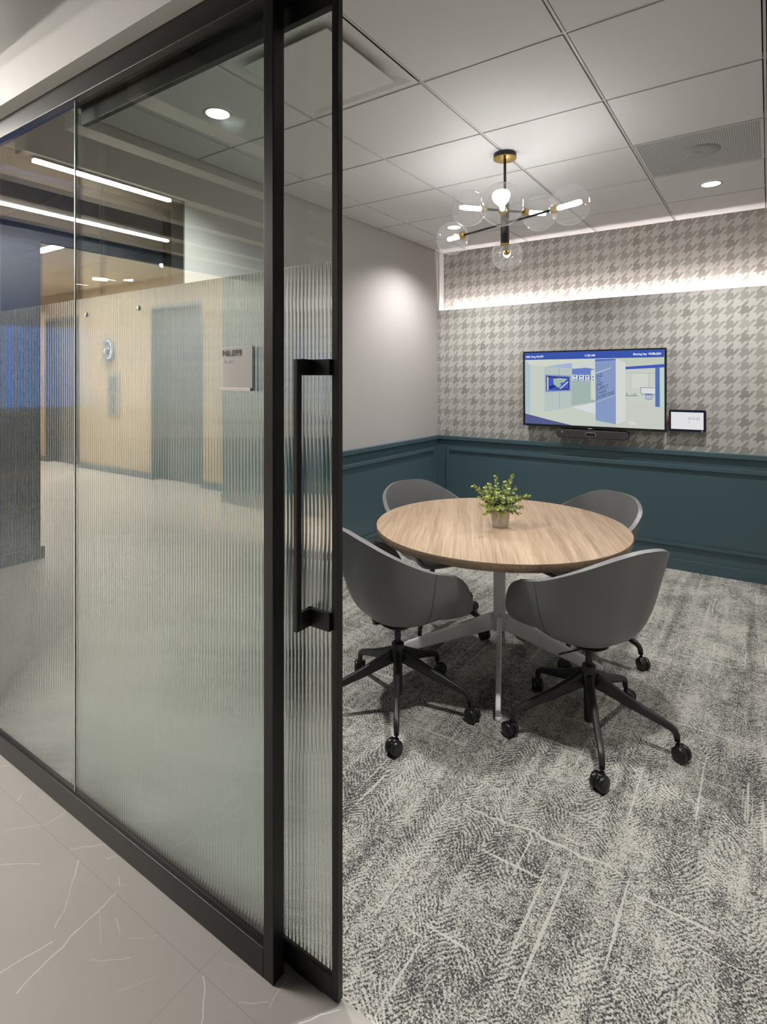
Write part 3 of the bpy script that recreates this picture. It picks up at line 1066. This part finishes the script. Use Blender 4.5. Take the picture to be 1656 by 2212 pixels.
def make_chair():
    root = thing('swivel_armchair', '', 'chair')
    NP, NK = 76, 15
    sh = MB()
    rows = []
    for q in range(1, NK + 1):
        k = q / NK
        rows.append([shell_pt(-180 + 360 * j / NP, k) for j in range(NP)])
    sh.grid(rows, 0, True, True)
    for j in range(NP):
        sh.face([rows[0][j], rows[0][(j + 1) % NP], SEAT_C], 0, True)
    shell = sh.build('shell', M['leather'], root)
    so = shell.modifiers.new('thickness', 'SOLIDIFY')
    so.thickness = 0.022
    so.offset = 0.0
    bv = shell.modifiers.new('round_edge', 'BEVEL')
    bv.width = 0.009
    bv.segments = 3
    bv.limit_method = 'ANGLE'
    bv.angle_limit = R(55)
    ss = shell.modifiers.new('smooth', 'SUBSURF')
    ss.levels = 1
    ss.render_levels = 1
    for s in (-1, 1):
        path = []
        for q in range(0, 23):
            k = 0.30 + 0.70 * q / 22
            deg = 101 - 7 * math.sin(k * PI / 2)
            p = shell_pt(s * deg, k)
            e1 = shell_pt(s * (deg + 2), k) - shell_pt(s * (deg - 2), k)
            e2 = shell_pt(s * deg, min(1, k + 0.02)) - shell_pt(s * deg, k - 0.02)
            nrm = e1.cross(e2).normalized()
            if nrm.dot(p - Vector((0, 0, 0.62))) < 0:
                nrm = -nrm
            path.append(p + nrm * 0.0102)
        MB().tube(path, 0.0014, 6).build('seam', M['seam'], shell)
    MB().lathe([(0.0, 0.385), (0.075, 0.385), (0.080, 0.380), (0.050, 0.362), (0.020, 0.350), (0.0, 0.350)], (0, 0, 0), 32).build('seat_plate', M['black_metal'], root)
    MB().tube([(0, 0, 0.26), (0, 0, 0.375)], 0.0145, 20).build('gas_shaft', M['black_metal'], root)
    bs = MB().lathe([(0.0, 0.048), (0.0185, 0.050), (0.0205, 0.055), (0.0215, 0.19), (0.030, 0.215), (0.0335, 0.24), (0.031, 0.262), (0.030, 0.268),
                     (0.0285, 0.270), (0.0285, 0.284), (0.026, 0.288), (0.0, 0.288)], (0, 0, 0), 32).build('hub', M['black_metal'], root)
    MB().tube([(0, 0, 0.362), (-0.08, 0.005, 0.360), (-0.155, 0.012, 0.358)], [0.004, 0.004, 0.004], 10).build('height_lever', M['black_metal'], root)
    for k in range(5):
        a = 2 * PI * k / 5
        u = Vector((math.cos(a), math.sin(a), 0))
        t = Vector((-u.y, u.x, 0))
        zz = Vector((0, 0, 1))
        path = [u * 0.012 + zz * 0.232, u * 0.045 + zz * 0.222, u * 0.16 + zz * 0.173, u * 0.275 + zz * 0.132, u * 0.309 + zz * 0.119, u * 0.324 + zz * 0.108, u * 0.331 + zz * 0.094, u * 0.333 + zz * 0.072]
        size = [(0.030, 0.066), (0.029, 0.060), (0.026, 0.042), (0.024, 0.030), (0.024, 0.026), (0.024, 0.024), (0.023, 0.024), (0.021, 0.022)]
        MB().bar(path, size, (0, 0, 1), 3.2, 20).build('leg', M['black_metal'], root)
        b = u * 0.335
        yaw = a + 2.2 + 0.5 * math.sin(3 * k + 1)
        w = Vector((math.cos(yaw), math.sin(yaw), 0))       # rolling direction
        ax = Vector((-w.y, w.x, 0))                          # axle
        cc = b - w * 0.014
        cs = MB()
        cs.tube([b + zz * 0.055, b + zz * 0.078], 0.006, 12)
        cs.lathe([(0.0, -0.006), (0.027, -0.006), (0.027, 0.006), (0.0, 0.006)], cc + zz * 0.030, 28, 0, ax)
        cs.bar([cc + zz * 0.050 - w * 0.012, b + zz * 0.056 + w * 0.006], [(0.024, 0.012), (0.020, 0.012)], (0, 0, 1), 3, 14)
        caster = cs.build('caster', M['black_plastic'], root)
        MB().lathe([(0.0075, -0.002), (0.0075, 0.003)], b + zz * 0.0735, 14).build('collar', M['chrome'], caster)
        for s in (-1, 1):
            MB().lathe([(0.0, 0.0), (0.026, 0.0), (0.030, 0.003), (0.030, 0.014), (0.027, 0.019), (0.022, 0.021), (0.0, 0.021)], cc + zz * 0.030 + ax * s * 0.0065, 32, 0, ax * s).build('wheel', M['black_plastic'], caster)
    return root


# position, facing, turn of the star base
CHAIRS = [(-0.63, 2.467, 150, 4, 'grey leather swivel armchair nearest the camera, on the right of the table'),
          (-1.41, 2.18, 66, 14, 'grey leather swivel armchair at front left, partly behind the sliding door'),
          (-1.70, 3.02, -24, -1, 'grey leather swivel armchair at the far left, back towards the teal corner'),
          (-0.868, 3.258, -122, -16, 'grey leather swivel armchair at the far right, below the wall screen')]
proto = make_chair()
for i, (x, y, face, star, label) in enumerate(CHAIRS):
    c = proto if i == len(CHAIRS) - 1 else copy_tree(proto)
    rz = R(face - 90)
    c.location = (x, y, 0)
    c.rotation_euler = (0, 0, rz)
    c['label'] = label
    c['group'] = 'swivel armchairs around the round table'
    for chd in c.children:
        nm = chd.name.split('.')[0]
        if nm in ('leg', 'caster'):
            chd.rotation_euler = (0, 0, R(star) - rz)

# ------------------------------------------------------------------ potted plant
PX, PY, PZ = -1.141, 2.735, 0.740
pl = thing('potted_plant', 'small eucalyptus-like plant in a dashed cream pot on the table', 'plant', (PX, PY, PZ))
MB().lathe([(0.0, 0.0), (0.038, 0.0), (0.041, 0.003), (0.0505, 0.093), (0.051, 0.097), (0.047, 0.098), (0.045, 0.080), (0.0, 0.080)], (0, 0, 0), 56)
pot = MB().lathe([(0.0, 0.0), (0.037, 0.0), (0.040, 0.004), (0.046, 0.045), (0.0505, 0.093), (0.0508, 0.097), (0.0475, 0.098), (0.045, 0.085)], (PX, PY, PZ), 56).build('pot', M['pot'], pl)
MB().lathe([(0.0, 0.087), (0.0455, 0.087), (0.0455, 0.080)], (PX, PY, PZ), 32).build('soil', M['soil'], pl)
rnd = random.Random(21)
base = Vector((PX, PY, PZ + 0.085))


def sprig(d, length, kind, dens):
    mb = MB()
    d = Vector(d).normalized()
    start = base + Vector((d.x, d.y, 0)) * 0.022
    pts = []
    n = 12
    for k in range(n + 1):
        t = k / n
        p = start + d * length * t
        p.z += 0.25 * length * t * (1 - t) - (0.10 * length * t * t if d.z < 0.6 else 0)
        pts.append(p)
    mb.tube(pts, [0.0014 * (1 - 0.6 * k / n) for k in range(n + 1)], 6, 2)
    nl = int(length * dens)
    for q in range(nl):
        t = 0.14 + 0.86 * (q + 0.5) / nl
        k = min(n - 1, int(t * n))
        p = pts[k].lerp(pts[k + 1], t * n - k)
        td = (pts[k + 1] - pts[k]).normalized()
        sx, sy = mb.frame_of(td)
        ang = q * 2.4 + rnd.uniform(-0.4, 0.4)
        size = (0.0138 - 0.0072 * t) * rnd.uniform(0.75, 1.25)
        for opp in (0, PI):
            od = (sx * math.cos(ang + opp) + sy * math.sin(ang + opp) + td * rnd.uniform(0.3, 0.9)).normalized()
            side = od.cross(td)
            if side.length < 0.05:
                continue
            side.normalize()
            up = side.cross(od).normalized()
            c = p + od * (size * 0.95)
            ring = []
            for j in range(9):
                a = 2 * PI * j / 9
                cup = 0.22 * size * (abs(math.sin(a)) ** 1.5)
                ring.append(c + od * math.cos(a) * size + side * math.sin(a) * size * 0.86 + up * cup)
            mi = 0 if (rnd.random() < (0.25 + 0.7 * t if kind == 'lime' else 0.15 + 0.45 * t)) else (1 if rnd.random() < 0.78 else 3)
            i0 = len(mb.v)
            for j in range(9):
                mb.face([c, ring[j], ring[(j + 1) % 9]], mi, True)
    o = mb.build('sprig', [M['leaf_lime'], M['leaf_sage'], M['stem'], M['leaf_dark']], pl)
    return o


def cdir(l, dep, z):
    v = lat(l, dep)
    v.z = z
    return v


SPRIGS = [((-0.95, 0.0, 0.95), 0.175, 'lime'), ((0.35, 0.1, 1.0), 0.19, 'lime'), ((1.0, 0.1, 0.62), 0.16, 'lime'),
          ((-0.12, 0.0, 1.0), 0.175, 'sage'), ((-0.40, -0.2, 1.0), 0.155, 'lime'), ((0.22, -0.3, 1.0), 0.125, 'sage'),
          ((-1.0, -0.2, 0.42), 0.105, 'lime'), ((1.0, -0.2, 0.28), 0.10, 'lime'), ((-0.9, -0.5, -0.05), 0.085, 'lime'),
          ((0.85, -0.5, -0.02), 0.082, 'lime'), ((0.0, -1.0, 0.02), 0.055, 'lime'), ((0.6, -0.5, 0.8), 0.115, 'sage'),
          ((-0.6, -0.5, 0.8), 0.115, 'sage'), ((0.0, -0.7, 0.9), 0.105, 'sage'), ((0.5, 0.6, 0.8), 0.125, 'sage'),
          ((-0.5, 0.6, 0.8), 0.125, 'sage'), ((0.0, 0.8, 0.8), 0.12, 'sage'), ((-0.75, 0.3, 0.55), 0.12, 'sage'),
          ((0.75, 0.3, 0.55), 0.12, 'sage'), ((-0.35, -0.9, 0.45), 0.085, 'sage'), ((0.4, -0.9, 0.45), 0.085, 'sage'),
          ((0.12, -0.15, 1.0), 0.15, 'sage'), ((-0.65, -0.2, 1.1), 0.145, 'lime'), ((0.62, -0.1, 1.05), 0.135, 'lime'),
          ((-0.8, -0.6, 0.35), 0.085, 'sage'), ((0.8, -0.6, 0.4), 0.085, 'sage'), ((-0.2, -0.5, 0.9), 0.12, 'sage'),
          ((0.3, -0.6, 0.75), 0.10, 'sage'), ((-0.05, -0.85, 0.5), 0.075, 'sage')]
for v, L, kd in SPRIGS:
    sprig(cdir(*v), L, kd, 120)

# ------------------------------------------------------------------ wall screen
SY = 4.905
tv = thing('wall_screen', 'large flat wall screen showing an office lobby picture under a blue bar', 'television', (-1.264, SY + 0.04, 1.07))
c_tl, c_br = at(1129.5, 759.5, SY), at(1438.5, 933.5, SY)
x0, x1 = c_tl.x, c_br.x
z1t, z0t = c_tl.z, c_br.z
tvb = MB()
bz = 0.013
tvb.box(x0, x1, SY, SY + 0.018, z0t, z0t + bz + 0.006)
tvb.box(x0, x1, SY, SY + 0.018, z1t - bz, z1t)
tvb.box(x0, x0 + bz, SY, SY + 0.018, z0t + bz, z1t - bz)
tvb.box(x1 - bz, x1, SY, SY + 0.018, z0t + bz, z1t - bz)
tvb.build('bezel', M['black_plastic'], tv, 0.002)
box('housing', M['black_plastic'], x0 + 0.004, x1 - 0.004, SY + 0.012, SY + 0.045, z0t + 0.004, z1t - 0.004, tv, 0.006)
box('wall_bracket', M['black_metal'], -1.45, -1.08, SY + 0.045, YB, 1.30, 1.55, tv)


def p1(a, b): return (1130 + a / 9.2, 740 + b / 9.2)
def p2(a, b): return (1270 + a / 9.2, 740 + b / 9.2)


SHOW = [
    ((188, 197, 190), [p1(22, 205), p2(1508, 130), p2(1512, 1752), p1(30, 1640)]),
    ((206, 212, 200), [p1(27, 348), p2(140, 318), p1(1420, 420), p1(420, 480), p1(130, 448), p1(27, 500)]),
    ((174, 190, 196), [p1(27, 350), p1(125, 450), p1(125, 1400), p1(33, 1400)]),
    ((196, 203, 192), [p1(125, 450), p1(402, 475), p1(412, 1372), p1(125, 1402)]),
    ((181, 194, 190), [p1(412, 480), p1(948, 500), p1(948, 1292), p1(414, 1372)]),
    ((162, 178, 214), [p1(430, 475), p1(950, 405), p1(960, 518), p1(700, 490)]),
    ((202, 209, 206), [p1(958, 402), p1(1412, 330), p1(1422, 525), p1(1240, 500), p1(958, 520)]),
    ((104, 126, 196), [p1(958, 525), p1(1240, 500), p1(1424, 530), p1(1424, 650), p1(958, 645)]),
    ((160, 179, 172), [p1(955, 640), p1(1425, 640), p1(1425, 1182), p1(950, 1256)]),
    ((204, 211, 199), [p1(1335, 550), p1(1425, 532), p1(1425, 1140), p1(1335, 1128)]),
    ((196, 204, 191), [p1(33, 1402), p1(412, 1374), p1(950, 1290), p1(1425, 1185), p1(1425, 1650), p1(950, 1662), p1(33, 1640)]),
    ((213, 216, 219), [p1(955, 1285), p1(1425, 1190), p1(1425, 1420)]),
    ((84, 92, 138), [p1(30, 1408), p1(500, 1535), p1(955, 1664), p1(33, 1638)]),
    ((150, 166, 192), [p1(699, 500), p1(711, 500), p1(717, 1325), p1(705, 1325)]),
    ((122, 138, 196), [p1(428, 638), p1(932, 660), p1(936, 962), p1(430, 982)]),
    ((32, 42, 84), [p1(448, 665), p1(902, 688), p1(902, 937), p1(455, 948)]),
    ((68, 90, 190), [p1(490, 690), p1(885, 700), p1(885, 915), p1(490, 940)]),
    ((160, 182, 166), [p1(585, 725), p1(700, 702), p1(865, 722), p1(800, 792), p1(730, 800), p1(742, 868), p1(692, 900), p1(600, 832)]),
    ((38, 52, 120), [p1(495, 870), p1(600, 840), p1(640, 880), p1(520, 930)]),
    ((214, 220, 214), [p1(708, 920), p1(880, 768), p1(886, 790), p1(738, 920)]),
    ((216, 217, 216), [p1(463, 680), p1(488, 682), p1(490, 945), p1(468, 946)]),
]
for a, b, t0 in ((972, 1072, 638), (1104, 1197, 643), (1227, 1307, 650), (1350, 1412, 655)):
    SHOW.append(((216, 221, 217), [p1(a, t0), p1(b, t0 + 3), p1(b, t0 + 106), p1(a, t0 + 108)]))
    w_ = b - a
    SHOW.append(((92, 112, 178), [p1(a + w_ * .2, t0 + 14), p1(a + w_ * .75, t0 + 16), p1(a + w_ * .6, t0 + 50), p1(a + w_ * .25, t0 + 42)]))
    SHOW.append(((92, 112, 178), [p1(a + w_ * .2, t0 + 80), p1(a + w_ * .8, t0 + 76), p1(a + w_ * .8, t0 + 94), p1(a + w_ * .2, t0 + 96)]))
for a in (1076, 1200, 1313):
    SHOW.append(((78, 102, 190), [p1(a, 655), p1(a + 22, 656), p1(a + 22, 752), p1(a, 750)]))
SHOW += [
    ((132, 152, 194), [p2(132, 330), p2(542, 320), p2(546, 1626), p2(146, 1546)]),
    ((88, 110, 182), [p2(132, 335), p2(542, 322), p2(542, 345), p2(132, 375)]),
    ((192, 200, 186), [p2(545, 312), p2(1508, 285), p2(1508, 432), p2(738, 482), p2(735, 400)]),
    ((210, 213, 209), [p2(544, 318), p2(736, 402), p2(739, 1548), p2(548, 1632)]),
    ((198, 204, 193), [p2(738, 530), p2(1330, 498), p2(1330, 1232), p2(738, 1198)]),
    ((68, 90, 180), [p2(738, 482), p2(1508, 427), p2(1508, 495), p2(738, 532)]),
    ((206, 210, 202), [p2(850, 622), p2(1195, 610), p2(1195, 880), p2(850, 900)]),
    ((170, 182, 176), [p2(740, 607), p2(1328, 604), p2(1328, 614), p2(740, 615)]),
    ((172, 182, 176), [p2(1196, 612), p2(1207, 612), p2(1207, 890), p2(1196, 890)]),
    ((176, 186, 180), [p2(842, 620), p2(851, 620), p2(851, 1040), p2(842, 1040)]),
    ((122, 132, 134), [p2(738, 1050), p2(985, 1050), p2(985, 1064), p2(738, 1066)]),
    ((128, 138, 140), [p2(1038, 890), p2(1328, 898), p2(1328, 1028), p2(1038, 1018)]),
    ((216, 217, 220), [p2(1050, 903), p2(1328, 908), p2(1328, 1018), p2(1050, 1008)]),
]
for a, b, w_ in ((740, 1022, 50), (885, 1026, 60), (1052, 1030, 60), (1240, 1042, 78)):
    SHOW.append(((162, 178, 166), [p2(a + w_ * (0.5 + 0.5 * math.cos(2 * PI * j / 10)), b + 26 * math.sin(2 * PI * j / 10)) for j in range(10)]))
SHOW += [
    ((104, 120, 156), [p2(1133, 1022), p2(1268, 1020), p2(1268, 1132), p2(1133, 1128)]),
    ((178, 188, 208), [p2(1142, 1046), p2(1260, 1044), p2(1260, 1122), p2(1142, 1120)]),
    ((197, 201, 193), [p2(738, 1200), p2(1330, 1232), p2(1330, 1284), p2(1508, 1290), p2(1512, 1752), p2(548, 1695), p2(548, 1634), p2(738, 1548)]),
    ((212, 213, 208), [p2(755, 1560), p2(900, 1570), p2(985, 1642), p2(830, 1632)]),
    ((84, 114, 180), [p2(1330, 498), p2(1416, 494), p2(1421, 1282), p2(1330, 1276)]),
    ((190, 206, 200), [p2(1421, 496), p2(1508, 492), p2(1508, 1290), p2(1421, 1282)]),
    ((210, 214, 212), [p2(150, 600), p2(460, 492), p2(462, 502), p2(152, 612)]),
    ((190, 200, 214), [p2(150, 1182), p2(530, 1045), p2(531, 1054), p2(152, 1192)]),
    ((60, 87, 170), [p1(22, 205), p2(1508, 130), p2(1508, 288), p1(26, 346)]),
]
pics = {}
sm_ = MB()
mats_ = []
zi0, zi1, xi0, xi1 = z0t + bz + 0.006, z1t - bz, x0 + bz, x1 - bz
for k, (c, poly) in enumerate(SHOW):
    if c not in pics:
        pics[c] = len(mats_)
        mats_.append(emit('screen_colour', lin(c), 1.0))
    pts = []
    for u, v in poly:
        p = at(u, v, SY)
        pts.append((min(max(p.x, xi0), xi1), SY + 0.010 - 0.00012 * k, min(max(p.z, zi0), zi1)))
    sm_.face(pts, pics[c])
me_s = sm_.build('screen', mats_, tv, weld=False)
M['screen_white'] = emit('screen_white', lin((225, 230, 240)), 1.0)
M['screen_ink'] = emit('screen_ink', lin((62, 70, 92)), 1.0)
LY = SY + 0.010 - 0.00012 * len(SHOW)


def screen_text(body, a, b, hpx, m, bold=0.0, squeeze=1.0):
    """lettering whose baseline runs from pixel a to pixel b, hpx tall"""
    A, B = at(*a, LY), at(*b, LY)
    top = at(a[0], a[1] - hpx, LY)
    size = (top.z - A.z) / 0.70
    cu = bpy.data.curves.new('measure', 'FONT')
    cu.body = body
    cu.size = size
    tmp = bpy.data.objects.new('measure', cu)
    COL.objects.link(tmp)
    bpy.context.view_layer.update()
    wdt = max(tmp.dimensions.x, 1e-4)
    bpy.data.objects.remove(tmp)
    ex = (B - A) / wdt
    text_mesh(body, size, A, ex, (0, 0, 1), m, 'lettering', tv, bold)


screen_text('NBK King N6.099', p1(48, 306), p1(392, 297), 4.3, M['screen_white'], 0.0006)
screen_text('11:28 AM', p1(1213, 277), p1(1410, 272), 4.3, M['screen_white'], 0.0008)
screen_text('Sharing key', p2(890, 250), p2(1165, 243), 4.2, M['screen_white'], 0.0008)
screen_text('VURLQH', p2(1197, 242), p2(1442, 238), 4.3, M['screen_white'], 0.0012)
for s, a, b in (('END', (160, 716), (285, 672)), ('TO', (162, 800), (238, 774)), ('END', (162, 885), (285, 842)),
                ('SUPPLY', (162, 972), (395, 890)), ('CHAIN', (162, 1055), (350, 990)), ('EXPERTISE', (164, 1140), (506, 1022))):
    screen_text(s, p2(*a), p2(*b), 7.4, M['screen_ink'], 0.0)
p = at(1273, 926, SY)
box('maker_mark', M['grid'], p.x - 0.014, p.x + 0.014, SY - 0.001, SY, p.z - 0.003, p.z + 0.003, tv)
p = at(1134, 918.5, SY)
box('status_light', emit('blue_led', lin((90, 140, 240)), 1.0), p.x - 0.006, p.x + 0.004, SY - 0.001, SY, p.z - 0.005, p.z + 0.004, tv)

# soundbar with camera, under the screen
sb = thing('soundbar', 'dark grey conference soundbar with a central camera below the wall screen', 'soundbar', (-1.24, 4.93, 1.0))
bx0, bx1 = at(1200, 940, 4.90).x, at(1357, 945, 4.90).x
bz0, bz1 = 0.996, 1.064
bc = MB()
pts = []
r_ = 0.030
for cx_, cz_, a0 in ((bx1 - r_, bz1 - r_, 0), (bx0 + r_, bz1 - r_, 90), (bx0 + r_, bz0 + r_, 180), (bx1 - r_, bz0 + r_, 270)):
    for j in range(9):
        a = R(a0 + 90 * j / 8)
        pts.append((cx_ + r_ * math.cos(a), cz_ + r_ * math.sin(a)))
bc.prism(pts[::-1], 4.895, 4.960)
M['speaker'] = plain('speaker_cloth', (0.042, 0.038, 0.041), 0.7, 0, 0.2, 300)
bc.build('body', M['speaker'], sb, 0.006)
box('mounting_arm', M['black_metal'], -1.30, -1.18, 4.955, YB, 1.01, 1.05, sb)
pc = at(1275, 939, 4.894)
for nm, hw, hh, y_, mt in (('camera_ring', 0.043, 0.0175, 4.8925, M['grid']), ('camera_window', 0.0405, 0.0150, 4.8915, M['black_plastic'])):
    q = MB()
    pts = []
    for sx, a0 in ((1, -90), (-1, 90)):
        for j in range(13):
            a = R(a0 + 180 * j / 12)
            pts.append((pc.x + sx * (hw - hh) + hh * math.cos(a), pc.z + hh * math.sin(a)))
    q.prism(pts[::-1], y_, 4.897)
    q.build(nm, mt, sb)
MB().lathe([(0.0, 0.0), (0.008, 0.0), (0.010, 0.002)], (pc.x, 4.8905, pc.z), 24, 0, (0, 1, 0)).build('lens', plain('camera_lens', (0.004, 0.004, 0.006), 0.08), sb)
q = at(1274.6, 945.2, 4.894)
box('record_light', M['red_glow'], q.x - 0.0022, q.x + 0.0022, 4.8935, 4.896, q.z - 0.0022, q.z + 0.0022, sb)
q = at(1213, 932.3, 4.893)
tri_ = MB()
tri_.prism([(q.x - 0.007, q.z), (q.x + 0.006, q.z + 0.009), (q.x + 0.006, q.z - 0.009)], 4.8935, 4.896)
tri_.build('maker_mark', M['grid'], sb)

# touch panel
TY = 4.925
tp = thing('touch_panel', 'small wall tablet with white screen and red edge lights right of the wall screen', 'tablet', (-0.52, TY + 0.02, 1.085))


def rounded(x0, x1, z0, z1, r):
    pts = []
    for cx_, cz_, a0 in ((x1 - r, z1 - r, 0), (x0 + r, z1 - r, 90), (x0 + r, z0 + r, 180), (x1 - r, z0 + r, 270)):
        for j in range(6):
            a = R(a0 + 90 * j / 5)
            pts.append((cx_ + r * math.cos(a), cz_ + r * math.sin(a)))
    return pts[::-1]


def p3(a, b): return (1430 + a / 6.912, 640 + b / 6.912)


a_, b_ = at(*p3(98, 1690), TY), at(*p3(655, 2035), TY)
M['tablet_body'] = plain('navy_plastic', (0.006, 0.012, 0.035), 0.25)
MB().prism(rounded(a_.x, b_.x, b_.z, a_.z, 0.012), TY, TY + 0.022).build('body', M['tablet_body'], tp, 0.003)
box('wall_mount', M['black_plastic'], a_.x + 0.05, b_.x - 0.05, TY + 0.022, YB, 1.12, 1.23, tp)
s0, s1 = at(*p3(130, 1726), TY), at(*p3(615, 1998), TY)
box('screen', emit('tablet_white', lin((224, 224, 226)), 1.0), s0.x, s1.x, TY - 0.0006, TY + 0.002, s1.z, s0.z, tp)
M['tablet_ink'] = emit('tablet_ink', lin((120, 122, 126)), 1.0)
for u, v in ((408, 1825), (470, 1826), (532, 1828)):
    c = at(*p3(u, v), TY)
    hs = 0.0085
    ic = MB()
    for q in ((-hs, hs, hs - 0.0022, hs), (-hs, hs, -hs, -hs + 0.0022), (-hs, -hs + 0.0022, -hs, hs), (hs - 0.0022, hs, -hs, hs)):
        ic.box(c.x + q[0], c.x + q[1], TY - 0.0014, TY - 0.0005, c.z + q[2], c.z + q[3])
    ic.build('icon', M['tablet_ink'], tp)
c = at(*p3(404, 1886), TY)
MB().prism([(c.x - 0.005, c.z + 0.003), (c.x + 0.005, c.z + 0.003), (c.x, c.z - 0.004)], TY - 0.0012, TY - 0.0005).build('icon', M['tablet_ink'], tp)
c = at(*p3(597, 2020), TY)
MB().prism([(c.x - 0.004, c.z - 0.004), (c.x - 0.004, c.z + 0.004), (c.x + 0.004, c.z - 0.002)], TY - 0.001, TY).build('icon', M['screen_white'], tp)
for x_ in (a_.x - 0.0015, b_.x - 0.0005):
    box('edge_light', M['red_glow'], x_, x_ + 0.002, TY + 0.006, TY + 0.014, b_.z + 0.03, a_.z - 0.03, tp)

# ------------------------------------------------------------------ room number plate on the glass
PYF = 0.9925
n0, n1 = at(474, 750, PYF), at(538, 845, PYF)
sg = thing('room_sign', 'square cream and clear acrylic plate reading N6.099 on the reeded glass', 'sign', ((n0.x + n1.x) / 2, 1.0, n1.z))
box('back_plate', M['cream_plate'], n0.x - 0.003, n1.x, 1.003, 1.008, n1.z, n0.z, sg, 0.0008)
box('acrylic_block', M['acrylic'], n0.x, n1.x + 0.004, PYF, 1.003, n1.z + 0.009, n0.z, sg, 0.001)
box('bottom_band', M['cream_plate'], n0.x, n1.x + 0.004, PYF, 1.003, n1.z, n1.z + 0.008, sg, 0.0008)
a = at(479.5, 770, 1.002)
b = at(520, 770, 1.002)
cw = bpy.data.curves.new('measure', 'FONT')
cw.body = 'N6.099'
cw.size = 1.0
tmp = bpy.data.objects.new('measure', cw)
COL.objects.link(tmp)
bpy.context.view_layer.update()
wd = tmp.dimensions.x
bpy.data.objects.remove(tmp)
hh = (at(480, 756.5, 1.002).z - a.z) / 0.70
text_mesh('N6.099', hh, a, Vector(((b.x - a.x) / (wd * hh), 0, 0)), (0, 0, 1), M['ink'], 'lettering', sg, 0.0004, lift=(0, 0, 0))
M['braille'] = plain('white_print', (0.8, 0.79, 0.78), 0.4)
dots = MB()
for k in range(7):
    for j in range(3):
        if rnd.random() < 0.6:
            q = at(482 + k * 3.3, 780 + j * 2.2, 1.0025)
            dots.box(q.x - 0.0007, q.x + 0.0007, 1.0018, 1.003, q.z - 0.0007, q.z + 0.0007)
dots.build('braille', M['braille'], sg)

# ------------------------------------------------------------------ lobby things, seen mirrored in the glass
six = thing('floor_number_sign', 'large steel figure 6 with a white edge glow on the timber lift wall', 'sign', (-8.69, YL, 1.78))
M['sign_steel'] = plain('sign_steel', (0.07, 0.10, 0.12), 0.45, 0.0)
SIX = [(0.112, 0.262), (0.098, 0.300), (0.062, 0.322), (0.0, 0.326), (-0.058, 0.306), (-0.092, 0.255), (-0.104, 0.185), (-0.098, 0.110), (-0.066, 0.060),
       (0.0, 0.044), (0.066, 0.060), (0.098, 0.110), (0.092, 0.165), (0.058, 0.203), (0.0, 0.214), (-0.052, 0.196)]
pts = []
for k in range(len(SIX) - 1):
    for q in range(4):
        p0, p1_, p2_, p3_ = (SIX[max(k - 1, 0)], SIX[k], SIX[k + 1], SIX[min(k + 2, len(SIX) - 1)])
        t = q / 4
        pts.append(tuple(0.5 * (2 * b + (c - a) * t + (2 * a - 5 * b + 4 * c - d) * t * t + (3 * b - a - 3 * c + d) * t ** 3) for a, b, c, d in zip(p0, p1_, p2_, p3_)))


def six_path(i0, i1, y):
    return [Vector((-8.705 - a, y, 1.778 + b)) for a, b in pts[i0:i1]]


MB().bar(six_path(0, len(pts), YL + 0.028), [(0.088, 0.03)] * len(pts), (0, 1, 0), 8, 16).build('figure', M['sign_steel'], six)
for i0, i1 in ((10, 22), (22, 38), (46, 53), (56, 60)):
    MB().tube(six_path(i0, i1, YL + 0.045), 0.006, 8).build('edge_glow', M['six_glow'], six)
cp = thing('lift_call_panel', 'tall flush call panel under the figure 6 beside the lift', 'control panel', (-8.59, YL, 0.91))
box('cover_plate', plain('brushed_plate', (0.36, 0.33, 0.28), 0.4, 0.5), -8.77, -8.41, YL, YL + 0.010, 0.913, 1.617, cp, 0.002)
box('display', M['sign_steel'], -8.72, -8.50, YL + 0.010, YL + 0.013, 1.30, 1.54, cp)
box('button_strip', M['sign_steel'], -8.65, -8.55, YL + 0.010, YL + 0.013, 0.955, 1.26, cp)
box('button', M['six_glow'], -8.606, -8.594, YL + 0.013, YL + 0.017, 1.055, 1.067, cp)


def linear_light(x0, x1, y0, y1, z, label, group=None):
    t = thing('linear_light', label, 'ceiling light', ((x0 + x1) / 2, (y0 + y1) / 2, z), group)
    box('housing', M['grid'], x0 - 0.008, x1 + 0.008, y0 - 0.008, y1 + 0.008, z + 0.002, z + 0.014, t)
    box('diffuser', M['strip'], x0, x1, y0, y1, z - 0.014, z + 0.002, t)
    return t


linear_light(-3.333, -3.301, -0.19, 0.55, 2.70, 'shorter white light line on the lobby beam, upper of the two mirrored in the glass')
linear_light(-4.321, -4.289, -0.86, 0.58, 2.70, 'longer white light line on the lobby beam, lower of the two mirrored in the glass')
linear_light(-9.2, -6.53, -1.175, -1.085, 2.985, 'white light line on the cream lift bay ceiling behind the navy wall')
for k, x_ in enumerate((-11.6, -9.0, -8.2, -6.0)):  # downlights added to wash the timber wall with light
    downlight(x_, -2.62, 2.996, ('added fill downlight over the left end of the timber lift wall', 'added fill downlight over the figure 6 on the timber wall', 'added fill downlight beside the figure 6 on the timber wall', 'added fill downlight over the right end of the timber lift wall')[k], K_BAY, (1.0, 0.93, 0.82), size=R(150))
cv = MB().box(-5.115, -5.085, -2.9, 0.9, 2.68, 2.70).build('light_strip', M['bay_fill'])  # unseen strip added to brighten the cream bay ceiling
tag(cv, 'warm fill strip added behind the dark soffit to brighten the lift bay ceiling', 'light strip')

# glowing blue panel added in the next room to tint the view through the glass
bd = thing('blue_glow_panel', 'blue glowing panel added in the next room for the blue glow behind the reeded glass', 'screen', (-6.17, 2.5, 1.2))
box('casing', M['black_plastic'], -6.198, -6.17, 1.85, 3.35, 1.18, 2.06, bd)
box('screen', M['blue_fill_glow'], -6.17, -6.165, 1.88, 3.32, 1.21, 2.03, bd)  # emissive face of the added panel
